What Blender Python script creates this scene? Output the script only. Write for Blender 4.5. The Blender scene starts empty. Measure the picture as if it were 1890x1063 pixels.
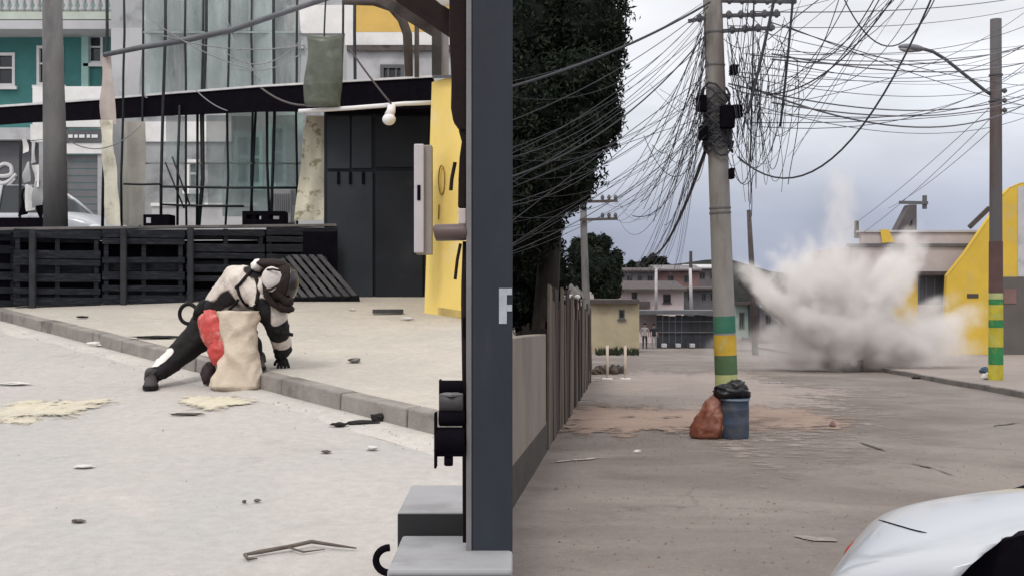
import bpy, bmesh, math, random
from mathutils import Vector, Matrix, Euler, noise

random.seed(11)
scene = bpy.context.scene
COL = scene.collection

# ------------------------------------------------------------------ camera, sky, sun, exposure
F, CX, CY, EYE = 2200.0, 945.0, 531.5, 1.6
cam_d = bpy.data.cameras.new('camera')
cam_d.sensor_width = 36.0
cam_d.lens = 36.0 * F / 1890.0
cam_d.clip_start = 0.05
cam_d.clip_end = 6000
cam = bpy.data.objects.new('camera', cam_d)
COL.objects.link(cam)
cam.location = (0, 0, EYE)
cam.rotation_euler = (math.radians(90), 0, 0)
scene.camera = cam

SUN_EL, SUN_AZ = math.radians(56), math.radians(205)      # azimuth clockwise from +Y
world = bpy.data.worlds.new('World')
scene.world = world
world.use_nodes = True
wn, wl = world.node_tree.nodes, world.node_tree.links
wn.clear()
w_out = wn.new('ShaderNodeOutputWorld')
w_bg = wn.new('ShaderNodeBackground')
w_bg.inputs['Strength'].default_value = 0.1
w_sky = wn.new('ShaderNodeTexSky')
w_sky.sky_type = 'NISHITA'
w_sky.sun_disc = False
w_sky.sun_elevation = SUN_EL
w_sky.sun_rotation = SUN_AZ
w_sky.air_density = 1.0
w_sky.dust_density = 4.0
# closed cloud deck: brightest overhead, duller to the horizon on every side, with soft cloud structure
w_tc = wn.new('ShaderNodeTexCoord')
w_sep = wn.new('ShaderNodeSeparateXYZ')
wl.new(w_tc.outputs['Generated'], w_sep.inputs[0])
w_el = wn.new('ShaderNodeValToRGB')
el = w_el.color_ramp.elements
el[0].position = 0.0
el[0].color = (.40, .44, .56, 1)
el[1].position = 1.0
el[1].color = (1.62, 1.58, 1.55, 1)
for pos_, c_ in ((.06, (.46, .50, .615)), (.11, (.70, .73, .81)), (.18, (1.0, 1.015, 1.06)), (.40, (1.10, 1.10, 1.11))):
    e_ = el.new(pos_)
    e_.color = (*c_, 1)
wl.new(w_sep.outputs['Z'], w_el.inputs['Fac'])
w_map = wn.new('ShaderNodeMapping')
w_map.inputs['Scale'].default_value = (2.2, 2.2, 8.0)
wl.new(w_tc.outputs['Generated'], w_map.inputs['Vector'])
w_no = wn.new('ShaderNodeTexNoise')
w_no.inputs['Scale'].default_value = 1.7
w_no.inputs['Detail'].default_value = 5.0
w_no.inputs['Roughness'].default_value = 0.5
w_no.inputs['Distortion'].default_value = 0.4
wl.new(w_map.outputs[0], w_no.inputs['Vector'])
w_nr = wn.new('ShaderNodeMapRange')
w_nr.inputs['From Min'].default_value = .34
w_nr.inputs['From Max'].default_value = .66
w_nr.inputs['To Min'].default_value = 8.6
w_nr.inputs['To Max'].default_value = 11.6
wl.new(w_no.outputs['Fac'], w_nr.inputs['Value'])
w_mul = wn.new('ShaderNodeVectorMath')
w_mul.operation = 'SCALE'
wl.new(w_el.outputs['Color'], w_mul.inputs[0])
wl.new(w_nr.outputs['Result'], w_mul.inputs['Scale'])
w_mix = wn.new('ShaderNodeMix')
w_mix.data_type = 'RGBA'
w_mix.inputs['Factor'].default_value = 0.93
wl.new(w_sky.outputs['Color'], w_mix.inputs['A'])
wl.new(w_mul.outputs['Vector'], w_mix.inputs['B'])
wl.new(w_mix.outputs['Result'], w_bg.inputs['Color'])
wl.new(w_bg.outputs[0], w_out.inputs['Surface'])

sun_d = bpy.data.lights.new('sun', 'SUN')
sun_d.energy = 1.3
sun_d.angle = math.radians(14)
sun_d.color = (1.0, 0.96, 0.9)
sun = bpy.data.objects.new('sun', sun_d)
COL.objects.link(sun)
sdir = Vector((math.sin(SUN_AZ) * math.cos(SUN_EL), math.cos(SUN_AZ) * math.cos(SUN_EL), math.sin(SUN_EL)))
sun.rotation_euler = sdir.to_track_quat('Z', 'Y').to_euler()
sun.location = (0, 0, 60)

scene.view_settings.view_transform = 'Standard'
scene.view_settings.look = 'None'
scene.view_settings.exposure = 0.0
scene.view_settings.gamma = 1.0
scene.view_settings.use_curve_mapping = False
scene.render.engine = 'CYCLES'
scene.cycles.max_bounces = 7
scene.cycles.volume_bounces = 4
scene.cycles.transparent_max_bounces = 24
scene.cycles.use_denoising = True
scene.cycles.volume_max_steps = 256

# ------------------------------------------------------------------ where things stand
# the near street on the left climbs away from the viewer, the street on the right falls away
SL, SR = (CY - 350.0) / F, (600.0 - CY) / F

def gl(d):
    return SL * d

def gr(d):
    return -SR * d

def P(px, py, d):
    return Vector(((px - CX) / F * d, d, EYE - (py - CY) / F * d))

def onL(px, py, h=0.0):           # a point on the left street (h above it)
    d = (EYE - h) * F / (py - 350.0)
    return Vector(((px - CX) / F * d, d, gl(d) + h))

def onR(px, py, h=0.0):
    d = (EYE - h) * F / (py - 600.0)
    return Vector(((px - CX) / F * d, d, gr(d) + h))

# ------------------------------------------------------------------ materials
MATS = {}

def mat(name, col, rough=0.8, var=0.14, scale=5.0, bump=0.12, bscale=45.0, metal=0.0, spec=0.35,
        stain=None, stain_scale=1.5, stain_lo=0.5, stain_hi=0.68, stretch=None, alpha=None, trans=0.0, coat=0.0):
    if name in MATS:
        return MATS[name]
    m = bpy.data.materials.new(name)
    m.use_nodes = True
    n, l = m.node_tree.nodes, m.node_tree.links
    b = n['Principled BSDF']
    b.inputs['Roughness'].default_value = rough
    b.inputs['Metallic'].default_value = metal
    b.inputs['Specular IOR Level'].default_value = spec
    if coat:
        b.inputs['Coat Weight'].default_value = coat
        b.inputs['Coat Roughness'].default_value = 0.08
    geo = n.new('ShaderNodeNewGeometry')
    mp = n.new('ShaderNodeMapping')
    if stretch:
        mp.inputs['Scale'].default_value = stretch
    l.new(geo.outputs['Position'], mp.inputs['Vector'])
    no = n.new('ShaderNodeTexNoise')
    no.inputs['Scale'].default_value = scale
    no.inputs['Detail'].default_value = 6.0
    no.inputs['Roughness'].default_value = 0.62
    l.new(mp.outputs[0], no.inputs['Vector'])
    mr = n.new('ShaderNodeMapRange')
    mr.inputs['From Min'].default_value = 0.3
    mr.inputs['From Max'].default_value = 0.7
    mr.inputs['To Min'].default_value = 1.0 - var
    mr.inputs['To Max'].default_value = 1.0 + var
    l.new(no.outputs['Fac'], mr.inputs['Value'])
    sc = n.new('ShaderNodeVectorMath')
    sc.operation = 'SCALE'
    sc.inputs[0].default_value = col[:3]
    l.new(mr.outputs['Result'], sc.inputs['Scale'])
    out = sc.outputs['Vector']
    if stain:
        n2 = n.new('ShaderNodeTexNoise')
        n2.inputs['Scale'].default_value = stain_scale
        n2.inputs['Detail'].default_value = 7.0
        n2.inputs['Roughness'].default_value = 0.65
        l.new(mp.outputs[0], n2.inputs['Vector'])
        m2 = n.new('ShaderNodeMapRange')
        m2.interpolation_type = 'SMOOTHSTEP'
        m2.inputs['From Min'].default_value = stain_lo
        m2.inputs['From Max'].default_value = stain_hi
        l.new(n2.outputs['Fac'], m2.inputs['Value'])
        mx = n.new('ShaderNodeMix')
        mx.data_type = 'RGBA'
        l.new(m2.outputs['Result'], mx.inputs['Factor'])
        l.new(out, mx.inputs['A'])
        mx.inputs['B'].default_value = (*stain[:3], 1)
        out = mx.outputs['Result']
    l.new(out, b.inputs['Base Color'])
    if bump:
        n3 = n.new('ShaderNodeTexNoise')
        n3.inputs['Scale'].default_value = bscale
        n3.inputs['Detail'].default_value = 4.0
        l.new(geo.outputs['Position'], n3.inputs['Vector'])
        bp = n.new('ShaderNodeBump')
        bp.inputs['Strength'].default_value = bump
        bp.inputs['Distance'].default_value = 0.02
        l.new(n3.outputs['Fac'], bp.inputs['Height'])
        l.new(bp.outputs['Normal'], b.inputs['Normal'])
    if alpha is not None:
        b.inputs['Alpha'].default_value = alpha
    if trans:
        b.inputs['Transmission Weight'].default_value = trans
    MATS[name] = m
    return m

def S(r, g, b):                      # sRGB 0-255 to linear
    def f(c):
        c /= 255.0
        return c / 12.92 if c <= 0.04045 else ((c + 0.055) / 1.055) ** 2.4
    return (f(r), f(g), f(b))

# ------------------------------------------------------------------ mesh builder
class MB:
    def __init__(self):
        self.v, self.f, self.mi = [], [], []
        self.cur = 0

    def add(self, verts, faces):
        o = len(self.v)
        self.v += [Vector(p) for p in verts]
        self.f += [tuple(i + o for i in fc) for fc in faces]
        self.mi += [self.cur] * len(faces)
        return self

    def hexa(self, p):               # p: 4 bottom then 4 top, both counter-clockwise seen from above
        return self.add(p, [(3, 2, 1, 0), (4, 5, 6, 7), (0, 1, 5, 4), (1, 2, 6, 5), (2, 3, 7, 6), (3, 0, 4, 7)])

    def box(self, x0, x1, y0, y1, z0, z1):
        return self.hexa([(x0, y0, z0), (x1, y0, z0), (x1, y1, z0), (x0, y1, z0),
                          (x0, y0, z1), (x1, y0, z1), (x1, y1, z1), (x0, y1, z1)])

    def obox(self, c, size, rot=None):
        sx, sy, sz = (s / 2 for s in size)
        pts = [(-sx, -sy, -sz), (sx, -sy, -sz), (sx, sy, -sz), (-sx, sy, -sz),
               (-sx, -sy, sz), (sx, -sy, sz), (sx, sy, sz), (-sx, sy, sz)]
        r = rot or Matrix.Identity(3)
        c = Vector(c)
        return self.hexa([c + r @ Vector(p) for p in pts])

    def fb(self, px0, py0, px1, py1, d, dep):     # upright block whose front fills that window at distance d
        a, b = P(px0, py0, d), P(px1, py1, d)
        return self.box(a.x, b.x, d, d + dep, b.z, a.z)

    def prism(self, pts, vec):       # polygon (3-D points) pushed along vec
        n = len(pts)
        vec = Vector(vec)
        a = [Vector(p) for p in pts]
        return self.add(a + [p + vec for p in a],
                        [tuple(range(n))[::-1], tuple(range(n, 2 * n))] +
                        [(i, (i + 1) % n, n + (i + 1) % n, n + i) for i in range(n)])

    def beam(self, a, b, w, h, up=(0, 0, 1)):
        a, b = Vector(a), Vector(b)
        t = (b - a).normalized()
        s = t.cross(Vector(up))
        if s.length < 1e-4:
            s = Vector((1, 0, 0))
        s.normalize()
        u = s.cross(t)
        s, u = s * w / 2, u * h / 2
        return self.hexa([a - s - u, a + s - u, b + s - u, b - s - u, a - s + u, a + s + u, b + s + u, b - s + u])

    def tube(self, path, rad, n=8, caps=True):
        path = [Vector(p) for p in path]
        if not hasattr(rad, '__len__'):
            rad = [rad] * len(path)
        vs, fs = [], []
        prev = None
        for i, p in enumerate(path):
            t = path[min(i + 1, len(path) - 1)] - path[max(i - 1, 0)]
            t = t.normalized() if t.length > 1e-9 else Vector((0, 0, 1))
            if prev is None:
                u = t.orthogonal().normalized()
            else:
                u = prev - t * prev.dot(t)
                u = u.normalized() if u.length > 1e-6 else t.orthogonal().normalized()
            prev = u
            w = t.cross(u)
            for k in range(n):
                a = 2 * math.pi * k / n
                vs.append(p + (u * math.cos(a) + w * math.sin(a)) * rad[i])
        for i in range(len(path) - 1):
            for k in range(n):
                k2 = (k + 1) % n
                fs.append((i * n + k, i * n + k2, (i + 1) * n + k2, (i + 1) * n + k))
        if caps:
            fs.append(tuple(range(n))[::-1])
            fs.append(tuple((len(path) - 1) * n + k for k in range(n)))
        return self.add(vs, fs)

    def ellipsoid(self, c, r, rot=None, nu=14, nv=9, rough=0.0, seed=0.0, fs=3.0):
        c = Vector(c)
        rot = rot or Matrix.Identity(3)
        vs = []
        for j in range(nv + 1):
            th = math.pi * j / nv
            for i in range(nu):
                ph = 2 * math.pi * i / nu
                q = Vector((math.sin(th) * math.cos(ph), math.sin(th) * math.sin(ph), math.cos(th)))
                k = 1.0
                if rough:
                    k += rough * noise.noise(q * fs + Vector((seed, seed * 1.7, -seed)))
                vs.append(c + rot @ Vector((q.x * r[0] * k, q.y * r[1] * k, q.z * r[2] * k)))
        fs_ = []
        for j in range(nv):
            for i in range(nu):
                i2 = (i + 1) % nu
                fs_.append((j * nu + i, (j + 1) * nu + i, (j + 1) * nu + i2, j * nu + i2))
        return self.add(vs, fs_)

    def loft(self, rings, caps=True):
        n = len(rings[0])
        vs, fs = [p for r in rings for p in r], []
        for i in range(len(rings) - 1):
            for k in range(n):
                k2 = (k + 1) % n
                fs.append((i * n + k, i * n + k2, (i + 1) * n + k2, (i + 1) * n + k))
        if caps:
            fs.append(tuple(range(n))[::-1])
            fs.append(tuple((len(rings) - 1) * n + k for k in range(n)))
        return self.add(vs, fs)

    def build(self, name, m, parent=None, smooth=False, bevel=0.0, subsurf=0, seg=2):
        base = Vector(parent_world(parent)) if parent else Vector((0, 0, 0))
        me = bpy.data.meshes.new(name)
        me.from_pydata([tuple(p - base) for p in self.v], [], self.f)
        ms = m if isinstance(m, (list, tuple)) else [m]
        for x in ms:
            me.materials.append(x)
        bm = bmesh.new()
        bm.from_mesh(me)
        bmesh.ops.remove_doubles(bm, verts=bm.verts, dist=1e-6) if smooth else None
        bmesh.ops.recalc_face_normals(bm, faces=bm.faces)
        bm.to_mesh(me)
        bm.free()
        if len(ms) > 1 and len(me.polygons) == len(self.mi):
            for p, i in zip(me.polygons, self.mi):
                p.material_index = i
        if smooth:
            for p in me.polygons:
                p.use_smooth = True
        o = bpy.data.objects.new(name, me)
        COL.objects.link(o)
        if parent:
            o.parent = parent
        if bevel:
            bv = o.modifiers.new('bevel', 'BEVEL')
            bv.width = bevel
            bv.segments = seg
            bv.limit_method = 'ANGLE'
        if subsurf:
            ss = o.modifiers.new('sub', 'SUBSURF')
            ss.levels = ss.render_levels = subsurf
        return o

def parent_world(o):
    p = Vector(o.location)
    while o.parent:
        o = o.parent
        p = p + Vector(o.location)
    return p

def tag(o, label=None, cat=None, group=None, kind=None):
    if label:
        o['label'] = label
    if cat:
        o['category'] = cat
    if group:
        o['group'] = group
    if kind:
        o['kind'] = kind
    return o

def thing(name, loc, label, cat, group=None, kind=None):
    o = bpy.data.objects.new(name, None)
    o.empty_display_size = 0.2
    COL.objects.link(o)
    o.location = loc
    return tag(o, label, cat, group, kind)

def piece(name, me, parent, loc, rot=(0, 0, 0), scale=(1, 1, 1)):
    o = bpy.data.objects.new(name, me)
    COL.objects.link(o)
    o.parent = parent
    o.location = Vector(loc) - parent_world(parent)
    o.rotation_euler = rot
    o.scale = scale
    return o

def struct(o):
    o['kind'] = 'structure'
    return o

def box_mesh(name, size, m, bevel=0.0):
    mb = MB().obox((0, 0, 0), size)
    me = bpy.data.meshes.new(name)
    me.from_pydata([tuple(p) for p in mb.v], [], mb.f)
    me.materials.append(m)
    if bevel:
        bm = bmesh.new()
        bm.from_mesh(me)
        bmesh.ops.bevel(bm, geom=bm.edges[:], offset=bevel, segments=1, affect='EDGES', clamp_overlap=True)
        bm.to_mesh(me)
        bm.free()
    return me

def facade(mb, x0, x1, z0, z1, y, th, holes):
    """a wall facing the viewer with real openings; holes = [(x0,x1,z0,z1), ...]"""
    xs = sorted({x0, x1} | {h[0] for h in holes} | {h[1] for h in holes})
    zs = sorted({z0, z1} | {h[2] for h in holes} | {h[3] for h in holes})
    for i in range(len(xs) - 1):
        for k in range(len(zs) - 1):
            cx, cz = (xs[i] + xs[i + 1]) / 2, (zs[k] + zs[k + 1]) / 2
            if any(h[0] < cx < h[1] and h[2] < cz < h[3] for h in holes):
                continue
            mb.box(xs[i], xs[i + 1], y, y + th, zs[k], zs[k + 1])
    return mb

def rect(px0, py0, px1, py1, d):
    a, b = P(px0, py0, d), P(px1, py1, d)
    return (a.x, b.x, b.z, a.z)

def window(parent, r, y, fm, gm, fw=0.06, bars=1, hbar=True, sill=True, dep=0.16):
    x0, x1, z0, z1 = r
    mb = MB()
    mb.box(x0, x0 + fw, y - 0.03, y + 0.08, z0, z1)
    mb.box(x1 - fw, x1, y - 0.03, y + 0.08, z0, z1)
    mb.box(x0 + fw, x1 - fw, y - 0.03, y + 0.08, z1 - fw, z1)
    mb.box(x0 + fw, x1 - fw, y - 0.03, y + 0.08, z0, z0 + fw)
    for i in range(bars):
        c = x0 + (x1 - x0) * (i + 1) / (bars + 1)
        mb.box(c - fw * .3, c + fw * .3, y - 0.01, y + 0.06, z0 + fw, z1 - fw)
    if hbar:
        c = z0 + (z1 - z0) * .55
        mb.box(x0 + fw, x1 - fw, y - 0.006, y + 0.056, c - fw * .3, c + fw * .3)
    w = mb.build('window', fm, parent)
    MB().box(x0 + fw * .5, x1 - fw * .5, y + 0.081, y + 0.10, z0 + fw * .5, z1 - fw * .5).build('pane', gm, w)
    if sill:
        MB().box(x0 - .08, x1 + .08, y - .12, y - .031, z0 - .09, z0 - .01).build('sill', fm, w)
    return w

def smooth_path(pts, k=5):
    pts = [Vector(p) for p in pts]
    out = []
    for i in range(len(pts) - 1):
        p0, p1, p2, p3 = pts[max(i - 1, 0)], pts[i], pts[i + 1], pts[min(i + 2, len(pts) - 1)]
        for j in range(k):
            t = j / k
            out.append(.5 * ((2 * p1) + (p2 - p0) * t + (2 * p0 - 5 * p1 + 4 * p2 - p3) * t * t + (3 * p1 - p0 - 3 * p2 + p3) * t ** 3))
    return out + [pts[-1]]

def catenary(a, b, sag, n=14):
    a, b = Vector(a), Vector(b)
    return [a.lerp(b, t / n) - Vector((0, 0, sag * 4 * (t / n) * (1 - t / n))) for t in range(n + 1)]

def skin_mesh(name, joints, edges, root, sub=2):
    names = list(joints)
    me = bpy.data.meshes.new(name)
    me.from_pydata([tuple(joints[k][0]) for k in names], [(names.index(a), names.index(b)) for a, b in edges], [])
    o = bpy.data.objects.new(name + '_tmp', me)
    COL.objects.link(o)
    sk = o.modifiers.new('skin', 'SKIN')
    sk.use_smooth_shade = True
    for i, k in enumerate(names):
        sv = me.skin_vertices[0].data[i]
        r = joints[k][1]
        sv.radius = r if hasattr(r, '__len__') else (r, r)
        sv.use_root = (k == root)
    ss = o.modifiers.new('sub', 'SUBSURF')
    ss.levels = ss.render_levels = sub
    dg = bpy.context.evaluated_depsgraph_get()
    dg.update()
    out = bpy.data.meshes.new_from_object(o.evaluated_get(dg))
    out.name = name
    bpy.data.objects.remove(o)
    for p in out.polygons:
        p.use_smooth = True
    return out

def mesh_obj(name, me, mats, parent):
    base = parent_world(parent)
    me.transform(Matrix.Translation(-base))
    me.materials.clear()
    for m in (mats if isinstance(mats, (list, tuple)) else [mats]):
        me.materials.append(m)
    o = bpy.data.objects.new(name, me)
    COL.objects.link(o)
    o.parent = parent
    return o

# ------------------------------------------------------------------ ground materials
def ground_mat(name, c1, c2, c3, scale=0.35, speck=0.10, cracks=0.0, rough=0.92, bump=0.25, cover=0.0):
    m = bpy.data.materials.new(name)
    m.use_nodes = True
    n, l = m.node_tree.nodes, m.node_tree.links
    b = n['Principled BSDF']
    b.inputs['Roughness'].default_value = rough
    b.inputs['Specular IOR Level'].default_value = 0.25
    geo = n.new('ShaderNodeNewGeometry')
    pos = geo.outputs['Position']

    def nz(s, det=6.0, r=0.6, dist=0.0):
        x = n.new('ShaderNodeTexNoise')
        x.inputs['Scale'].default_value = s
        x.inputs['Detail'].default_value = det
        x.inputs['Roughness'].default_value = r
        x.inputs['Distortion'].default_value = dist
        l.new(pos, x.inputs['Vector'])
        return x

    def mr(src, a, bb, lo=0.0, hi=1.0):
        x = n.new('ShaderNodeMapRange')
        x.interpolation_type = 'SMOOTHSTEP'
        x.inputs['From Min'].default_value = a
        x.inputs['From Max'].default_value = bb
        x.inputs['To Min'].default_value = lo
        x.inputs['To Max'].default_value = hi
        l.new(src, x.inputs['Value'])
        return x.outputs['Result']

    def mix(fac, a, bb):
        x = n.new('ShaderNodeMix')
        x.data_type = 'RGBA'
        l.new(fac, x.inputs['Factor'])
        for s, k in ((a, 'A'), (bb, 'B')):
            if isinstance(s, tuple):
                x.inputs[k].default_value = (*s[:3], 1)
            else:
                l.new(s, x.inputs[k])
        return x.outputs['Result']

    col = mix(mr(nz(scale, 7, .62, .6).outputs['Fac'], .38, .62), c1, c2)
    col = mix(mr(nz(scale * 3.1, 7, .68, .3).outputs['Fac'], .53, .72), col, c3)
    stf = mr(nz(scale * 1.7, 8, .72, 1.2).outputs['Fac'], .54, .74, 0.0, .5)
    col = mix(stf, col, tuple(x * .66 for x in c1))
    gra = mr(nz(42.0, 3, .6).outputs['Fac'], .60, .70, 0.0, speck * 2.2)
    col = mix(gra, col, tuple(min(1, x * 1.35) for x in c2))
    grb = mr(nz(55.0, 3, .6, .5).outputs['Fac'], .62, .72, 0.0, speck * 3.0)
    col = mix(grb, col, tuple(x * .5 for x in c2))
    sp = mr(nz(160.0, 2, .5).outputs['Fac'], .35, .68, 1 - speck, 1 + speck)
    mid = mr(nz(14.0, 5, .7).outputs['Fac'], .3, .7, .93, 1.07)
    mm = n.new('ShaderNodeMath')
    mm.operation = 'MULTIPLY'
    l.new(sp, mm.inputs[0])
    l.new(mid, mm.inputs[1])
    sc = n.new('ShaderNodeVectorMath')
    sc.operation = 'SCALE'
    l.new(col, sc.inputs[0])
    l.new(mm.outputs[0], sc.inputs['Scale'])
    col = sc.outputs['Vector']
    if cracks:
        wob = nz(1.3, 5, .7)
        ad = n.new('ShaderNodeVectorMath')
        ad.operation = 'MULTIPLY_ADD'
        ad.inputs[1].default_value = (1.3, 1.3, 0)
        l.new(wob.outputs['Color'], ad.inputs[0])
        l.new(pos, ad.inputs[2])
        vo = n.new('ShaderNodeTexVoronoi')
        vo.feature = 'DISTANCE_TO_EDGE'
        vo.inputs['Scale'].default_value = 0.33
        l.new(ad.outputs[0], vo.inputs['Vector'])
        ln = mr(vo.outputs['Distance'], 0.0, 0.006, 1.0, 0.0)
        gate = mr(nz(0.5, 3, .5).outputs['Fac'], .47, .58, 0.0, cracks)
        mm2 = n.new('ShaderNodeMath')
        mm2.operation = 'MULTIPLY'
        l.new(ln, mm2.inputs[0])
        l.new(gate, mm2.inputs[1])
        col = mix(mm2.outputs[0], col, tuple(x * .35 for x in c1))
    l.new(col, b.inputs['Base Color'])
    bp = n.new('ShaderNodeBump')
    bp.inputs['Strength'].default_value = bump
    bp.inputs['Distance'].default_value = 0.02
    l.new(nz(70.0, 5, .7).outputs['Fac'], bp.inputs['Height'])
    l.new(bp.outputs['Normal'], b.inputs['Normal'])
    if cover:                       # thin loose cover: thins out to grains at its rim
        at = n.new('ShaderNodeAttribute')
        at.attribute_name = 'cover'
        ad2 = n.new('ShaderNodeMath')
        ad2.operation = 'ADD'
        l.new(at.outputs['Fac'], ad2.inputs[0])
        l.new(mr(nz(3.2, 8, .72).outputs['Fac'], .25, .75, -cover, cover), ad2.inputs[1])
        l.new(mr(ad2.outputs[0], .18, .62), b.inputs['Alpha'])
    return m

M_ROADL = ground_mat('pale_concrete_road', (.435, .405, .385), (.40, .388, .372), (.455, .425, .40), .5, .05, .35)
M_PAVL = ground_mat('pale_pavement', (.47, .43, .38), (.42, .39, .352), (.50, .462, .415), .7, .05, .25)
M_KERB = mat('kerb_concrete', (.25, .228, .21), .9, .2, 5, .3, 60, stain=(.13, .12, .11), stain_scale=2.2)
M_GUT = ground_mat('dusty_gutter', (.50, .475, .44), (.44, .42, .40), (.54, .51, .47), 1.2, .08)
M_GROUND = ground_mat('dusty_asphalt', (.165, .140, .129), (.232, .202, .186), (.14, .12, .111), .26, .17, .8)
M_PAVR = ground_mat('pinkish_pavement', (.28, .24, .22), (.25, .215, .20), (.31, .265, .245), .5, .1, .3)
M_SANDR = ground_mat('red_sand', (.315, .232, .190), (.275, .205, .17), (.345, .255, .205), .9, .10, cover=.34)
M_SANDL = ground_mat('cream_sand', (.56, .51, .40), (.50, .46, .38), (.60, .55, .45), 2.2, .12, cover=.55)

def wob(x, y, a=0.008):
    return a * noise.noise(Vector((x * .45, y * .45, 3.1))) + a * .5 * noise.noise(Vector((x * 1.6, y * 1.6, 7.7)))

# right-hand street and all land out to the horizon
mb = MB()
ds = [-40, -10, 0, 4, 6] + [7 + .5 * i for i in range(70)] + [42 + 2.5 * i for i in range(20)] + [95, 130, 200, 400, 900, 2500]
xs = [-2500, -600, -150, -60, -25, -8] + [-4 + .6 * i for i in range(40)] + [21, 24, 30, 40, 60, 150, 600, 2500]
def grz(x, d):
    z = gr(min(max(d, 0), 90))
    return z + (wob(x, d, .012) if 3 < d < 60 else 0)
mb.add([(x, d, grz(x, d)) for d in ds for x in xs],
       [(j * len(xs) + i, j * len(xs) + i + 1, (j + 1) * len(xs) + i + 1, (j + 1) * len(xs) + i)
        for j in range(len(ds) - 1) for i in range(len(xs) - 1)])
struct(mb.build('ground', M_GROUND, smooth=True))

# left-hand street: a terrace that climbs away from the viewer, held by a retaining wall on its right side
EDGE = -0.019
mb = MB()
ds = [.6, 2, 3.5] + [4.5 + .4 * i for i in range(45)] + [24, 28, 34, 46, 60]
def lx(i, d):
    e = EDGE * d
    t = (0, .3, .7, 1.2, 1.8, 2.5, 3.3, 4.2, 5.2, 6.4, 8, 10, 14, 22, 40)[i]
    return e - t
N = 15
mb.add([(lx(i, d), d, gl(d) + wob(lx(i, d), d)) for d in ds for i in range(N)],
       [(j * N + i + 1, j * N + i, (j + 1) * N + i, (j + 1) * N + i + 1) for j in range(len(ds) - 1) for i in range(N - 1)])
struct(mb.build('road', M_ROADL, smooth=True))
mb = MB()
for j in range(len(ds) - 1):
    a, b = ds[j], ds[j + 1]
    mb.hexa([(EDGE * a - .02, a, gr(a) - .6), (EDGE * a + .07, a, gr(a) - .6), (EDGE * b + .07, b, gr(b) - .6), (EDGE * b - .02, b, gr(b) - .6),
             (EDGE * a - .02, a, gl(a) + .05), (EDGE * a + .07, a, gl(a) + .05), (EDGE * b + .07, b, gl(b) + .05), (EDGE * b - .02, b, gl(b) + .05)])
tag(mb.build('retaining_wall', M_KERB), 'grey concrete retaining wall between the climbing street and the lower street', 'wall')

# kerb line of the left street
KA, KU = Vector((-2.01, 9.51)), Vector((.647, -.763))
KN = Vector((.763, .647))
def kp(t, off=0.0, h=0.0):
    q = KA + KU * t + KN * off
    return Vector((q.x, q.y, gl(q.y) + h))
mb = MB()
T = [2.87 - .6 * i for i in range(30)]
OFF = [0.148, .5, 1, 1.6, 2.4, 3.4, 4.6, 6, 8, 11]
vs = []
for t in T:
    for o in OFF:
        q = kp(t, o, .125)
        lim = EDGE * q.y - .0
        if q.x > lim:
            # slide back along the normal onto the terrace edge
            k = (lim - (KA + KU * t).x) / KN.x if True else 0
            s = (KA + KU * t)
            # solve s.x + k*KN.x = EDGE*(s.y + k*KN.y)
            k = (EDGE * s.y - s.x) / (KN.x - EDGE * KN.y)
            q = kp(t, max(k, .148), .125)
        q.z += wob(q.x, q.y, .006)
        vs.append(q)
n = len(OFF)
mb.add(vs, [(j * n + i, j * n + i + 1, (j + 1) * n + i + 1, (j + 1) * n + i) for j in range(len(T) - 1) for i in range(n - 1)])
struct(mb.build('pavement', M_PAVL, smooth=False))
kerb = thing('kerb', kp(0), None, None, kind='structure')
t = 2.80
rk = random.Random(5)
while t > -13:
    L = .78 + rk.uniform(-.06, .08)
    a, b = t, t - L + .014
    h1, h2 = .132 + rk.uniform(-.006, .006), .132 + rk.uniform(-.006, .006)
    o = rk.uniform(-.006, .006)
    MB().hexa([kp(a, o, -.1), kp(a, .148 + o, -.1), kp(b, .148 + o, -.1), kp(b, o, -.1),
               kp(a, o + .012, h1), kp(a, .148 + o, h1), kp(b, .148 + o, h2), kp(b, o + .012, h2)]).build('kerb_stone', M_KERB, kerb, bevel=.012)
    t -= L
mb = MB()
T = [2.85 - .35 * i for i in range(46)]
vs = []
for t in T:
    w = .30 + .10 * noise.noise(Vector((t * .9, 1, 2)))
    vs += [kp(t, .01, .009), kp(t, -.12, .012), kp(t, -w, -.003)]
mb.add(vs, [(j * 3 + i, j * 3 + i + 1, (j + 1) * 3 + i + 1, (j + 1) * 3 + i) for j in range(len(T) - 1) for i in range(2)])
struct(mb.build('gutter', M_GUT, smooth=True))

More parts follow.
